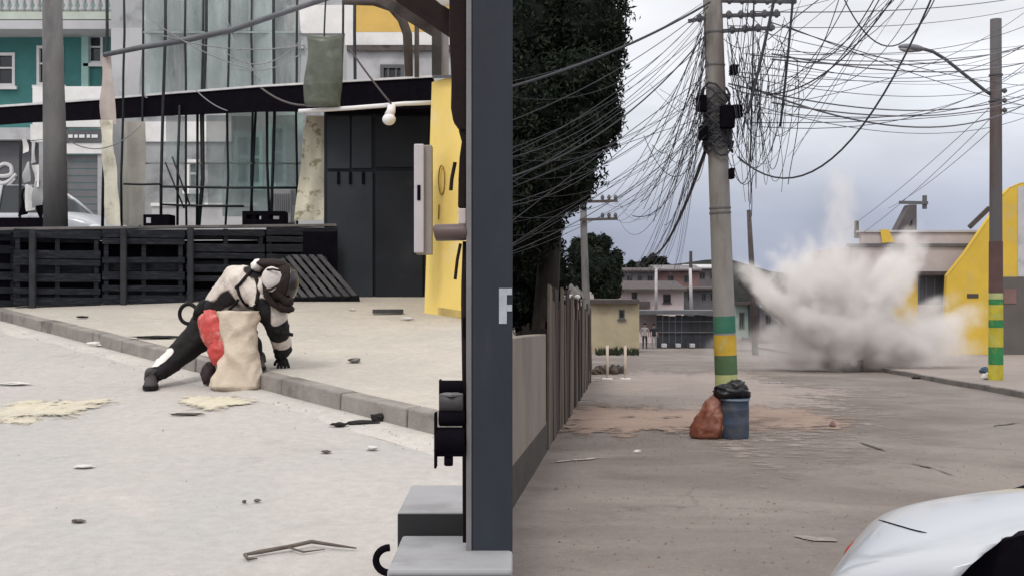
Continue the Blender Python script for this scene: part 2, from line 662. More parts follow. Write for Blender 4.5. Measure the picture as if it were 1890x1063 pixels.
def ground_patch(name, m, pts, zf, h=0.02, seed=0, n=90, rings=9):
    """low irregular heap over an ellipse (centre, rx, ry, angle)"""
    cx, cy, rx, ry, ang = pts
    vs, fs = [], []
    for j in range(rings + 1):
        for i in range(n):
            a = 2 * math.pi * i / n
            k = j / rings
            e = 1 + .45 * noise.noise(Vector((math.cos(a) * 1.8, math.sin(a) * 1.8, seed))) + .34 * noise.noise(Vector((math.cos(a) * 5, math.sin(a) * 5, seed + 4))) + .25 * noise.noise(Vector((math.cos(a) * 14, math.sin(a) * 14, seed + 8)))
            x, y = rx * k * e * math.cos(a), ry * k * e * math.sin(a)
            X = cx + x * math.cos(ang) - y * math.sin(ang)
            Y = cy + x * math.sin(ang) + y * math.cos(ang)
            prof = (1 - k * k)
            vs.append((X, Y, zf(X, Y) + .006 - .012 * (j == rings) + h * prof * (.7 + .9 * abs(noise.noise(Vector((X * 4, Y * 4, seed)))))))
    for j in range(rings):
        for i in range(n):
            i2 = (i + 1) % n
            fs.append((j * n + i, (j + 1) * n + i, (j + 1) * n + i2, j * n + i2))
    o = MB().add(vs, fs).build(name, m, smooth=False)
    ca_ = o.data.attributes.new('cover', 'FLOAT', 'POINT')
    for j in range(rings + 1):
        for i in range(n):
            ca_.data[j * n + i].value = 1 - (j / rings) ** 1.5
    for p in o.data.polygons:
        p.use_smooth = True
    return o

zl = lambda x, y: gl(y) + wob(x, y)
zr = lambda x, y: grz(x, y)
q = onL(85, 758)
tag(ground_patch('sand', M_SANDL, (q.x - .02, q.y, .52, .52, .02), zl, .014, 1.3), 'cream sand spilled across the road at the far left', 'sand', kind='stuff')
q = onL(402, 745)
tag(ground_patch('sand', M_SANDL, (q.x, q.y, .36, .42, .1), zl, .014, 5.3), 'cream sand spilled in front of the beige sack', 'sand', kind='stuff')
q = onR(1180, 782)
tag(ground_patch('sand', M_SANDR, (q.x + .1, q.y + .9, 2.6, 3.9, -.12), zr, .03, 9.1, 140, 12), 'reddish sand strewn across the road beside the striped pole', 'sand', kind='stuff')
M_APRON = ground_mat('worn_pale_apron', (.30, .255, .232), (.265, .226, .207), (.325, .277, .25), .5, .12, .5, cover=.30)
q = onR(1350, 730)
struct(ground_patch('worn_road_surface', M_APRON, (q.x - .6, q.y + 3.5, 4.6, 15.0, -.10), zr, .004, 21.3, 120, 12))
q = onR(1420, 770)
tag(ground_patch('sand', M_SANDR, (q.x, q.y + .5, 1.6, 3.4, .05), zr, .012, 14.1, 120, 10), 'thin reddish sand to the right of the blue barrel', 'sand', kind='stuff')

# right-hand pavement and kerb
def rk_x(d):
    return 11.2 + .1 * (d - 26)
def rp(d, off, h):
    return Vector((rk_x(d) + off, d, gr(d) + h))
ds = [20 + 1.0 * i for i in range(64)]
OFF = [.148, .7, 1.5, 2.5, 4, 6, 9, 14, 22, 30]
mb = MB()
mb.add([rp(d, o, .125) for d in ds for o in OFF],
       [(j * 10 + i, j * 10 + i + 1, (j + 1) * 10 + i + 1, (j + 1) * 10 + i) for j in range(len(ds) - 1) for i in range(9)])
struct(mb.build('pavement', M_PAVR))
kerb2 = thing('kerb', rp(35, 0, 0), None, None, kind='structure')
d = 20.0
M_KERBR = mat('worn_kerb', (.15, .135, .125), .9, .25, 3, .3, 50, stain=(.09, .08, .075), stain_scale=1.3)
while d < 82:
    L = 1.0
    h = .135 + rk.uniform(-.012, .012)
    MB().hexa([rp(d, 0, -.15), rp(d, .148, -.15), rp(d + L - .02, .148, -.15), rp(d + L - .02, 0, -.15),
               rp(d, .012, h), rp(d, .148, h), rp(d + L - .02, .148, h), rp(d + L - .02, .012, h)]).build('kerb_stone', M_KERBR, kerb2, bevel=.015)
    d += L

# a pale seam across the right street, and marks on it
M_LINE = mat('worn_white_line', (.33, .285, .25), .9, .35, 6, .1)
def strip(name, m, pts, w, zf, h=.006):
    vs = []
    for i, p in enumerate(pts):
        t = (Vector(pts[min(i + 1, len(pts) - 1)][:2]) - Vector(pts[max(i - 1, 0)][:2])).normalized()
        tp_ = min(1, .12 + 3.0 * min(i, len(pts) - 1 - i) / len(pts))
        s = Vector((-t.y, t.x)) * w * tp_ * (.45 + 1.1 * abs(noise.noise(Vector((p[0] * 7, p[1] * 7, 1)))))
        for k in (-.5, .5):
            x, y = p[0] + s.x * k, p[1] + s.y * k
            vs.append((x, y, zf(x, y) + h))
    return MB().add(vs, [(2 * i, 2 * i + 1, 2 * i + 3, 2 * i + 2) for i in range(len(pts) - 1)]).build(name, m)
def line_pts(a, b, n=26, amp=.09):
    a, b = Vector(a), Vector(b)
    return [(a.lerp(b, i / n).x, a.lerp(b, i / n).y + amp * noise.noise(Vector((i * .35, a.x, a.y))) + amp * .5 * noise.noise(Vector((i * 1.1, a.y, a.x)))) for i in range(n + 1)]
a, b = onR(1075, 722), onR(1306, 715)
struct(strip('road_marking', M_LINE, line_pts(a[:2], b[:2]), .28, zr, .012))
a, b = onR(1008, 855), onR(1125, 845)
struct(strip('road_marking', M_LINE, line_pts(a[:2], b[:2]), .10, zr, .012))
a, b = onR(1465, 990), onR(1545, 998)
struct(strip('road_marking', mat('pale_smear', (.235, .205, .19), .9, .3, 9, .1), line_pts(a[:2], b[:2]), .22, zr, .010))
M_CRACK = mat('crack_tar', (.075, .062, .056), .9, .3, 10, .1)
for (x0, y0, x1, y1, w) in ((1588, 817, 1636, 833, .09), (1680, 856, 1728, 866, .06), (1728, 867, 1765, 880, .03), (1830, 787, 1890, 780, .10), (1140, 775, 1175, 773, .10), (1215, 776, 1262, 773, .12)):
    a, b = onR(x0, y0), onR(x1, y1)
    struct(strip('road_crack', M_CRACK, line_pts(a[:2], b[:2], 22, .12), w, zr, .056 if x0 < 1300 else .012))

# loose grit: gathered along the left kerb and around the sand on the right
def grit(name, m, label, pts, smin, smax, seed):
    r = random.Random(seed)
    mb = MB()
    for p in pts:
        s_ = r.uniform(smin, smax)
        q = [Vector((r.uniform(.6, 1) * s_ * math.cos(a), r.uniform(.6, 1) * s_ * math.sin(a), 0)) for a in (0.3, 1.8, 3.3, 4.9)]
        mb.add([p + x for x in q] + [p + Vector((r.uniform(-.2, .2) * s_, 0, s_ * r.uniform(.5, .9)))], [(0, 1, 4), (1, 2, 4), (2, 3, 4), (3, 0, 4)])
    return tag(mb.build(name, m), label, 'gravel', kind='stuff')
rgv = random.Random(31)
pl = []
for _ in range(420):
    t_ = rgv.uniform(-9, 2.7)
    pl.append(kp(t_, -abs(rgv.gauss(0, .22)) - .01, .008))
for _ in range(160):
    q = Vector((rgv.uniform(-5, -.3), rgv.uniform(5, 12), 0))
    if (q.xy - KA).dot(KN) < -.05:
        pl.append(Vector((q.x, q.y, gl(q.y) + wob(q.x, q.y))))
for _ in range(90):
    q = kp(rgv.uniform(-8, 2), rgv.uniform(.2, 4), .128)
    if q.x < EDGE * q.y - .1:
        pl.append(q)
grit('gravel', mat('grey_grit', (.27, .25, .23), .9, .4, 20, .2), 'fine grey grit scattered along the left kerb and road', pl, .003, .010, 1)
pr = []
for _ in range(1100):
    x_, y_ = rgv.gauss(1230, 130), rgv.gauss(782, 26)
    if y_ > 715 and 1020 < x_ < 1600:
        q = onR(x_, y_)
        pr.append(Vector((q.x, q.y, grz(q.x, q.y) + .01)))
for _ in range(600):
    q = onR(rgv.uniform(1020, 1880), rgv.uniform(720, 1050))
    pr.append(Vector((q.x, q.y, grz(q.x, q.y))))
grit('gravel', mat('brown_grit', (.20, .15, .12), .9, .4, 20, .2), 'fine brown grit scattered over the sand by the striped pole', pr, .005, .020, 2)

# ================================================================== LEFT STREET
M_BLACKW = mat('black_stained_wood', (.019, .021, .027), .85, .45, 7, .35, 60, spec=.12, stretch=(1, 1, 6), stain=(.045, .046, .055), stain_scale=3.5, stain_lo=.52, stain_hi=.75)
M_GREYW = mat('weathered_dark_wood', (.062, .060, .064), .8, .35, 6, .35, 60, stain=(.03, .03, .033), stain_scale=3)
M_SLATE = mat('slate_painted_steel', (.016, .019, .027), .6, .22, 1.6, .05, 20, spec=.2, stain=(.04, .044, .052), stain_scale=1.1, stain_lo=.5, stain_hi=.85)
M_SLATE2 = mat('lighter_slate_paint', (.030, .035, .045), .6, .25, 1.3, .05, 20, spec=.2)
M_BLACK = mat('matt_black', (.005, .004, .007), .9, .3, 8, .1, spec=.05)
M_WHITE = mat('white_paint', (.80, .79, .79), .7, .08, 3, .08, stain=(.55, .54, .52), stain_scale=1.2, stain_lo=.52, stain_hi=.8)
M_YEL = mat('yellow_wall_paint', (.86, .64, .19), .75, .07, 1.5, .12, 30, stain=(.82, .66, .32), stain_scale=1.6, stain_lo=.5, stain_hi=.75)
M_STEEL = mat('dark_blue_grey_steel', (.024, .029, .040), .55, .18, 2.0, .08, 15, spec=.3, stain=(.045, .045, .05), stain_scale=4.5, stain_lo=.56, stain_hi=.78, stretch=(2, 2, .5))
M_STEELL = mat('worn_grey_steel_edge', (.19, .18, .19), .5, .15, 4, .05, metal=.2)
M_BROWN = mat('dark_brown_painted_iron', (.017, .010, .010), .75, .3, 6, .1, spec=.15)
M_RUST = mat('rusty_brown_steel', (.10, .085, .08), .8, .3, 5, .2, stain=(.05, .035, .03), stain_scale=3)
M_POLE = mat('grey_concrete_post', (.17, .165, .165), .85, .2, 3, .2, 40, stretch=(1, 1, .3), stain=(.09, .088, .092), stain_scale=1.6)
M_GLASS = mat('dark_window_glass', (.02, .025, .03), .12, .1, 2, 0, spec=.6)
M_TEAL = mat('teal_wall_paint', (.06, .20, .195), .8, .15, 1.2, .1, stain=(.07, .24, .23), stain_scale=.8)
M_TEALD = mat('teal_shutter', (.03, .09, .09), .6, .15, 3, .05)
M_MINT = mat('mint_paint', (.36, .56, .52), .7, .12, 2, .05)
M_GREY = mat('grey_render', (.40, .41, .425), .85, .15, 1.0, .12, stain=(.19, .19, .2), stain_scale=.7)
M_GREYD = mat('dark_grey_render', (.115, .115, .125), .85, .2, 1.2, .12)
M_PALE = mat('pale_grey_render', (.48, .48, .50), .85, .1, 1.0, .1, stain=(.36, .36, .38), stain_scale=.9)
M_CREAM = mat('cream_cloth', (.78, .74, .62), .85, .12, 4, .2, 25, stain=(.5, .46, .36), stain_scale=4)

# ---- pallets standing as a barrier in front of the deck
bar_h = .96
fa = Vector((P(20, 0, 14.8).x, 14.85, 0))
fb_ = Vector((P(628, 0, 16.4).x, 16.45, 0))
fdir = (fb_ - fa).normalized()
fang = math.atan2(fdir.y, fdir.x)
plen = (fb_ - fa).length / 4
names_where = ['second from the left', 'third from the left', 'just left of the kneeling person', 'behind the leaning pallet']
bm_long = box_mesh('board', (plen - .02, .022, .105), M_BLACKW, .004)
bm_thin = box_mesh('board', (plen - .02, .022, .075), M_BLACKW, .004)
bm_str = box_mesh('stringer', (.055, .09, bar_h - .02), M_BLACKW, .004)
rp_ = random.Random(3)
def upright_pallet(c, label, first=False):
    z0 = gl(c.y) + .125
    t = thing('wooden_pallet', (c.x, c.y, z0), label, 'pallet', 'black pallets standing as a barrier')
    R = (0, 0, fang)
    nrm = Vector((fdir.y, -fdir.x, 0))
    zs = rp_.choice(([.06, .19, .36, .55, .66, .80, .90], [.05, .22, .40, .52, .72, .90], [.07, .30, .42, .60, .70, .89]))
    for k, z in enumerate(zs):
        if 0 < k < len(zs) - 1 and rp_.random() < .22:
            continue
        j = rp_.uniform(-.012, .012)
        me = bm_long if k % 2 == 0 else bm_thin
        piece('board', me, t, Vector((c.x, c.y, z0 + z + j)) + nrm * .056, (rp_.uniform(-.02, .02), rp_.uniform(-.012, .012), fang))
    for k in (-1, 0, 1):
        p = Vector((c.x, c.y, z0 + bar_h / 2)) + fdir * k * (plen / 2 - .06)
        piece('stringer', bm_str, t, p, R)
    for z in (.10, .47, .86):
        piece('board', bm_long, t, Vector((c.x, c.y, z0 + z)) - nrm * .056, (0, 0, fang))
    return t
for i in range(4):
    upright_pallet(fa + fdir * plen * (i + .5), 'black upright pallet of the deck barrier, ' + names_where[i])
for (px_, lab_) in ((60, 'leftmost black post of the pallet barrier'), (227, 'second black post of the pallet barrier from the left'), (350, 'black post of the pallet barrier nearest the kneeling person')):
    tq = ((px_ - CX) / F * fa.y - fa.x) / (fdir.x - (px_ - CX) / F * fdir.y)
    c_ = fa + fdir * tq + Vector((fdir.y, -fdir.x, 0)) * .10
    pm_ = MB().box(c_.x - .035, c_.x + .035, c_.y - .03, c_.y + .03, gl(c_.y) + .115, gl(c_.y) + 1.09)
    tag(pm_.build('barrier_post', mat('worn_black_post', (.035, .036, .042), .85, .3, 6, .2, spec=.15), bevel=.004), lab_, 'post')
upright_pallet(fa - fdir * plen * .52 + Vector((0, .22, 0)), 'black upright pallet of the deck barrier, cut by the left edge')
# the raised deck behind
mb = MB()
def deckz(d):
    return gl(d) + .92
a0 = fa - fdir * 1.6
c0 = fb_ + fdir * .12
nb = Vector((-fdir.y, fdir.x, 0))
off = .13
pts = [a0 + nb * off, c0 + nb * off, c0 + nb * 3.2, a0 + nb * 3.2]
t = thing('deck', (pts[0].x, pts[0].y, gl(pts[0].y)), 'black timber deck with a pale worn front edge behind the pallets', 'deck')
nbk = 9
for k in range(nbk):
    o0, o1 = off + 3.0 * k / nbk, off + 3.0 * (k + 1) / nbk - .015
    q = [a0 + nb * o0, c0 + nb * o0, c0 + nb * o1, a0 + nb * o1]
    z = gl(15.8) + .97 + .012 * k
    MB().hexa([Vector((p.x, p.y, z - .04 + (p.y - 15.8) * .05)) for p in q] + [Vector((p.x, p.y, z + (p.y - 15.8) * .05)) for p in q]).build('plank', M_BLACKW, t)
MB().hexa([Vector((p.x, p.y, gl(p.y) + .2)) for p in (pts[0] + nb * .05, pts[1] + nb * .05, pts[1] + nb * .1, pts[0] + nb * .1)] +
          [Vector((p.x, p.y, gl(15.8) + .92 + (p.y - 15.8) * .05)) for p in (pts[0] + nb * .05, pts[1] + nb * .05, pts[1] + nb * .1, pts[0] + nb * .1)]).build('skirt', M_BLACK, t)
# cap rail laid on the pallets
ca, cb = fa - fdir * 1.5 - nb * .06, fb_ + fdir * .05 - nb * .06
MB().hexa([ca + Vector((0, 0, gl(ca.y) + 1.095)), cb + Vector((0, 0, gl(cb.y) + 1.095)), cb + nb * .2 + Vector((0, 0, gl(cb.y) + 1.095)), ca + nb * .2 + Vector((0, 0, gl(ca.y) + 1.095)),
           ca + Vector((0, 0, gl(ca.y) + 1.13)), cb + Vector((0, 0, gl(cb.y) + 1.13)), cb + nb * .2 + Vector((0, 0, gl(cb.y) + 1.13)), ca + nb * .2 + Vector((0, 0, gl(ca.y) + 1.13))]).build(
    'cap_rail', mat('grey_worn_board', (.14, .135, .135), .8, .3, 3, .3, stain=(.04, .04, .045), stain_scale=1.4), t, bevel=.005)
# black counter panel at the right end of the barrier
o = MB().fb(484, 428, 622, 500, 16.18, .04).build('counter_panel', M_BLACK)
tag(o, 'plain black panel at the right end of the pallet barrier', 'panel')

# ---- the pallet that leans against the barrier
def bil(c, u, v):
    return c[0].lerp(c[1], u).lerp(c[3].lerp(c[2], u), v)
pc = [P(476, 470, 16.12), P(598, 470, 16.12), P(664, 545, 15.62), P(540, 548, 15.62)]     # top-left, top-right, bottom-right, bottom-left
pn = (pc[1] - pc[0]).cross(pc[3] - pc[0]).normalized()
if pn.y > 0:
    pn = -pn
t = thing('wooden_pallet', onL(600, 556, .125), 'dark grey pallet leaning back against the barrier beside the kneeling person', 'pallet')
for k in range(8):
    u0, u1 = k / 8 + .012, (k + 1) / 8 - .032
    e = rp_.uniform(-.02, .02)
    q = [bil(pc, u0, 1 + e), bil(pc, u1, 1 + e), bil(pc, u1, 0), bil(pc, u0, 0)]
    MB().hexa([x - pn * .02 for x in q] + [x for x in q]).build('slat', M_GREYW, t, bevel=.004)
for v0, v1 in ((.02, .1), (.46, .54), (.90, .98)):
    q = [bil(pc, 0, v1), bil(pc, 1, v1), bil(pc, 1, v0), bil(pc, 0, v0)]
    MB().hexa([x - pn * .115 for x in q] + [x - pn * .021 for x in q]).build('stringer', M_BLACKW, t)
for v0, v1 in ((.04, .14), (.9, .99)):
    q = [bil(pc, 0, v1), bil(pc, 1, v1), bil(pc, 1, v0), bil(pc, 0, v0)]
    MB().hexa([x - pn * .135 for x in q] + [x - pn * .1155 for x in q]).build('bottom_board', M_GREYW, t)

# ---- slate container kiosk
d0 = 16.35
t = thing('kiosk', P(690, 552, d0), 'dark slate blue steel kiosk with closed door beside the yellow wall', 'kiosk')
MB().fb(598, 205, 800, 552, d0 + .06, 2.4).build('body', M_SLATE, t)
MB().fb(604, 214, 646, 312, d0 + .025, .033).build('panel', M_SLATE2, t, bevel=.006)
MB().fb(649, 214, 686, 311, d0 + .025, .033).build('panel', M_SLATE2, t, bevel=.006)
MB().fb(693, 214, 790, 309, d0 + .02, .038).build('panel', M_SLATE, t, bevel=.006)
MB().fb(604, 318, 688, 551, d0 + .015, .043).build('panel', M_SLATE2, t, bevel=.006)
dr = MB().fb(693, 316, 780, 551, d0 + .005, .053).build('door', M_SLATE, t, bevel=.006)
MB().fb(766, 430, 772, 452, d0 - .03, .034).build('handle', M_STEELL, dr)
for x in (622, 644, 668):
    MB().fb(x, 318, x + 5, 340, d0 - .01, .024).build('vent_slot', M_BLACK, t)
MB().fb(598, 198, 796, 206, d0 - .2, 2.7).build('roof', M_BLACK, t)

# ---- long dark awning fascia
t = thing('awning', P(560, 180, 16.2), 'long black awning with a bright top edge running over the deck', 'awning')
prof = [(-60, 199, 235, 20.6), (60, 191, 226, 19.6), (180, 182, 221, 18.7), (300, 172, 214, 17.8), (480, 158, 206, 16.6), (570, 153, 206, 16.1), (640, 149, 203, 15.9), (800, 140, 200, 15.2)]
for (a, b) in zip(prof[:-1], prof[1:]):
    pa, pb = P(a[0], a[1] + 4, a[3]), P(b[0], b[1] + 4, b[3])
    qa, qb = P(a[0], a[2], a[3]), P(b[0], b[2], b[3])
    dv = Vector((0, .05, 0))
    MB().hexa([qa, qb, qb + dv, qa + dv, pa, pb, pb + dv, pa + dv]).build('fascia', M_BLACK, t)
    ta, tb = P(a[0], a[1], a[3]), P(b[0], b[1], b[3])
    rv = Vector((0, 1.6, .03))
    MB().hexa([pa + Vector((0, -.03, .0015)), pb + Vector((0, -.03, .0015)), pb + rv, pa + rv, ta + Vector((0, -.03, 0)), tb + Vector((0, -.03, 0)), tb + rv + Vector((0, 0, .02)), ta + rv + Vector((0, 0, .02))]).build('roof_sheet', mat('bright_zinc', (.62, .61, .62), .5, .2, 3, .05, metal=.1), t)
# white conduit along the fascia with a lamp
t = thing('conduit', P(680, 200, 15.1), 'white conduit pipe running below the black awning', 'pipe')
MB().tube([P(552, 206, 15.4), P(600, 203, 15.3), P(650, 200, 15.2), P(700, 196, 15.1), P(745, 192, 15.0), P(800, 190, 14.9)], .028, 8).build('pipe', M_WHITE, t, smooth=True)
t = thing('lamp', P(718, 213, 15.0), 'white flood lamp hanging from the conduit over the kiosk', 'lamp')
MB().tube([P(723, 192, 15.0), P(722, 205, 14.98), P(718, 214, 14.96)], [.05, .055, .06], 12).build('housing', M_WHITE, t, smooth=True)
MB().ellipsoid(P(718, 221, 14.95), (.085, .085, .075)).build('bulb', M_WHITE, t, smooth=True)

# ---- grey post behind the barrier
t = MB().tube([P(103, 440, 16.6), P(101, 250, 16.6), P(98, 120, 16.6), P(96, -40, 16.6)], [.165, .155, .14, .13], 20)
tag(t.build('concrete_post', M_POLE, smooth=True), 'thick grey concrete post rising behind the pallets at the left', 'post')

# ---- frame of thin steel rods
t = thing('rod_frame', P(400, 415, 17.6), 'tall frame of thin dark steel rods standing on the deck', 'frame')
M_ROD = mat('dark_rebar', (.018, .022, .026), .6, .3, 10, .1)
rods_up = [197, 228, 265, 305, 343, 376, 381, 424, 465, 505, 549, 634, 655]
rods_dn = [(228, 390, 228), (255, 405, 258), (282, 300, 400), (300, 285, 398), (334, 336, 400), (355, 345, 412), (374, 380, 400), (414, 408, 400), (460, 450, 400), (470, 471, 402), (490, 491, 402), (502, 500, 402), (536, 534, 410), (552, 551, 405)]
for i, x in enumerate(rods_up):
    dd = 17.5 + .25 * ((i * 7) % 3)
    b = x + rp_.uniform(-9, 3)
    pts = [P(x, -60, dd), P(x + rp_.uniform(-2, 2), 60, dd), P((x + b) / 2, 140, dd), P(b, 215, dd), P(b + rp_.uniform(-6, 4), 330, dd), P(b + rp_.uniform(-8, 4), 418, dd)]
    MB().tube(pts, .019 if i % 3 else .025, 6).build('rod', M_ROD, t, smooth=True)
for i, x in enumerate([330, 365, 470, 490]):
    dd = 17.55 + .2 * (i % 3)
    MB().tube([P(x + rp_.uniform(-3, 3), 195, dd), P(x + rp_.uniform(-4, 4), 300, dd), P(x + rp_.uniform(-8, 8), 416, dd)], .022, 6).build('rod', M_ROD, t, smooth=True)
for (x0, y0, x1, y1, r) in ((300, 345, 555, 347, .018), (300, 378, 450, 381, .018), (228, 340, 300, 340, .016), (305, 300, 340, 385, .014), (318, 290, 350, 378, .014)):
    MB().tube([P(x0, y0, 17.45), P((x0 + x1) / 2, (y0 + y1) / 2 + 1, 17.45), P(x1, y1, 17.45)], r, 6).build('cross_rod', M_ROD, t, smooth=True)
MB().tube([P(192, 102, 17.2), P(260, 88, 17.1), P(340, 75, 17.0), P(430, 55, 16.9), P(520, 25, 16.8), P(610, -5, 16.7)], [.035, .04, .045, .045, .04, .04], 8).build('slanting_pipe', mat('grey_pipe', (.12, .125, .14), .6, .2, 5, .1), t, smooth=True)
# grey netting behind the rods, over the awning
def cloth(name, corners, m, nu=18, nv=18, amp=.06, fs=1.5, seed=0, th=.006):
    vs, fs_ = [], []
    for side in (0, 1):
        for j in range(nv + 1):
            for i in range(nu + 1):
                p = bil(corners, i / nu, j / nv)
                p = p + Vector((.4, 1, .1)) * amp * noise.noise(Vector((p.x * fs * 1.8, p.z * fs * .5, seed))) + Vector((0, th * side, 0))
                vs.append(p)
    o = (nu + 1) * (nv + 1)
    for j in range(nv):
        for i in range(nu):
            a = j * (nu + 1) + i
            fs_.append((a, a + 1, a + nu + 2, a + nu + 1))
            fs_.append((o + a + nu + 1, o + a + nu + 2, o + a + 1, o + a))
    return MB().add(vs, fs_)
M_NET = mat('grey_mesh_netting', (.30, .335, .335), .7, .4, 3.5, .1, 30, alpha=.55, stretch=(3, 1, .6))
tag(cloth('netting', [P(268, -60, 18.3), P(560, -60, 18.3), P(552, 178, 18.3), P(262, 186, 18.3)], M_NET, amp=.15).build('mesh_netting', M_NET, smooth=True),
    'grey translucent mesh netting hung behind the rods above the awning', 'netting')
tag(cloth('netting', [P(420, 200, 18.4), P(560, 200, 18.4), P(556, 400, 18.4), P(410, 400, 18.4)], M_NET, amp=.1, seed=4).build('mesh_netting', mat('mint_mesh_netting', (.52, .66, .64), .7, .2, 3, .1, alpha=.5), smooth=True),
    'pale mint mesh netting hung behind the rods below the awning', 'netting')
# glazing bars and old panes between the rods and the netting
M_PANE = mat('dusty_greenish_glass', (.42, .50, .49), .12, .35, 2.2, .0, spec=.7, alpha=.38, stretch=(2, 1, .5))
t = thing('glazed_screen', P(410, 415, 18.0), 'dusty greenish glazed screen standing behind the steel rods', 'screen')
gx = [268, 305, 345, 380, 424, 466, 506, 552]
for i in range(len(gx) - 1):
    for (y0, y1) in ((-60, 58), (62, 182), (214, 300), (304, 380)):
        if rp_.random() < .16 or (y0 > 200 and i < 1):
            continue
        a_, b_ = P(gx[i] + 2, y0, 18.02 + rp_.uniform(-.05, .06)), P(gx[i + 1] - 2, y1, 18.02)
        tw = rp_.uniform(-.06, .06)
        MB().hexa([(a_.x, 18.02 - tw, b_.z), (b_.x, 18.02 + tw, b_.z), (b_.x, 18.028 + tw, b_.z), (a_.x, 18.028 - tw, b_.z), (a_.x, 18.02 - tw, a_.z), (b_.x, 18.02 + tw, a_.z), (b_.x, 18.028 + tw, a_.z), (a_.x, 18.028 - tw, a_.z)]).build('pane', M_PANE, t)
for y in (60, 302):
    MB().fb(264, y - 1.5, 556, y + 1.5, 17.98, .03).build('glazing_bar', mat('pale_green_bar', (.30, .36, .34), .7, .2, 4, .05), t)
for k, (x0, y0, x1, y1, s_) in enumerate(((270, 30, 470, 130, .1), (300, 66, 560, 84, .12), (440, 128, 600, 60, .2), (410, 20, 480, 150, .05), (130, 262, 260, 232, .2), (420, 100, 560, 70, .25), (355, 160, 420, 205, .05))):
    tag(MB().tube(catenary(P(x0, y0, 17.0), P(x1, y1, 16.8), s_, 12), .008, 5).build('loose_wire', mat('pale_wire', (.25, .25, .26), .7, .1, 5, 0), smooth=True), ('thin loose wire strung among the rods, ' + ('upper left', 'long level one', 'rising to the sack', 'steep one', 'left of the cloth', 'lower right', 'just above the awning')[k]), 'wire')
tag(MB().tube(catenary(P(645, 90, 15.0), P(722, 192, 14.95), .02, 8), .013, 6).build('lamp_cable', mat('grey_brown_cable', (.10, .09, .09), .7, .1, 5, 0), smooth=True), 'grey cable slanting down across the awning to the flood lamp', 'cable')
tag(MB().tube(catenary(P(482, 163, 15.9), P(590, 192, 15.3), .1, 8), .014, 6).build('awning_cable', MATS['grey_brown_cable'], smooth=True), 'grey cable drooping along the awning face to the plastic sack', 'cable')
# plastic sack hanging from the pipe
mb = MB()
rings = []
for k in range(15):
    v = k / 14
    y = 68 + (196 - 68) * v
    c = P(598 + 2 * math.sin(v * 5), y, 15.2)
    w, dp = .235 * (1 - .06 * math.sin(v * 7)), .09 + .05 * math.sin(v * 3.1)
    rings.append([c + Vector((w * math.cos(a) * (1 + .04 * math.cos(3 * a + v * 4)), dp * math.sin(a), .03 * math.cos(2 * a) * (1 - v))) for a in [2 * math.pi * i / 18 for i in range(18)]])
mb.loft(rings)
tag(mb.build('plastic_sack', mat('grey_green_plastic_film', (.115, .13, .10), .35, .25, 6, .3, 20, alpha=.80, stain=(.17, .19, .15), stain_scale=5), smooth=True),
    'grey green translucent plastic sack hanging in front of the awning', 'sack')
tag(MB().tube([P(598, 72, 15.2), P(600, 20, 15.25), P(604, -40, 15.3)], .012, 6).build('cord', M_ROD), 'thin cord holding the hanging plastic sack', 'cord')
# torn cream cloths
M_CREAM2 = mat('printed_cream_cloth', (.80, .74, .58), .85, .12, 4, .2, 25, stain=(.40, .36, .22), stain_scale=7, stain_lo=.53, stain_hi=.62)
c4 = [P(187, 106, 17.25), P(203, 104, 17.25), P(214, 230, 17.25), P(186, 230, 17.25)]
tag(cloth('cloth', c4, M_CREAM, 8, 14, .06, 4, 1).build('torn_cloth', mat('pinkish_cloth', (.55, .47, .44), .85, .15, 3, .2), smooth=True), 'narrow pinkish torn cloth tied above the awning beside the teal house', 'cloth')
c4 = [P(184, 222, 17.2), P(206, 222, 17.2), P(224, 416, 17.2), P(196, 416, 17.2)]
tag(cloth('cloth', c4, M_CREAM, 10, 20, .07, 4, 2).build('torn_cloth', M_CREAM, smooth=True), 'long cream torn cloth hanging below the awning beside the white car', 'cloth')
c4 = [P(228, 225, 17.9), P(268, 225, 17.9), P(268, 416, 17.9), P(226, 416, 17.9)]
tag(cloth('cloth', c4, M_CREAM, 10, 20, .05, 4, 7).build('torn_cloth', mat('grey_cream_cloth', (.50, .48, .43), .85, .15, 3, .2), smooth=True), 'grey cream cloth hanging behind the leftmost rods', 'cloth')
c4 = [P(566, 214, 17.0), P(598, 214, 17.0), P(600, 406, 17.0), P(542, 408, 17.0)]
tag(cloth('cloth', c4, M_CREAM2, 10, 20, .05, 4, 3).build('torn_cloth', M_CREAM2, smooth=True), 'cream cloth with dark printed blotches hanging against the kiosk', 'cloth')
# things standing on the deck
t = thing('crate', P(287, 416, 16.9), 'small black crate standing on the deck', 'crate')
MB().fb(264, 396, 313, 420, 16.9, .3).build('body', M_BLACK, t, bevel=.01)
MB().fb(270, 402, 278, 412, 16.88, .019).build('label_plate', M_PALE, t)
t = thing('crate', P(486, 414, 16.6), 'wide black slotted crate on the deck at the mint netting', 'crate')
mb = MB()
for (x0, y0, x1, y1) in ((447, 390, 525, 397), (447, 405, 525, 415), (447, 397, 455, 405), (466, 397, 471, 405), (482, 397, 497, 405), (515, 397, 525, 405)):
    mb.fb(x0, y0, x1, y1, 16.55, .28)
mb.build('body', M_BLACK, t)
# white appliance
t = thing('air_conditioner', P(516, 400, 17.5), 'white boxed air conditioner unit behind the rods near the cloth', 'appliance')
MB().fb(496, 350, 538, 412, 17.95, .35).build('case', M_WHITE, t, bevel=.015)
for k in range(9):
    MB().fb(500 + k * 4, 358, 501.5 + k * 4, 392, 17.93, .019).build('louvre', M_PALE, t)

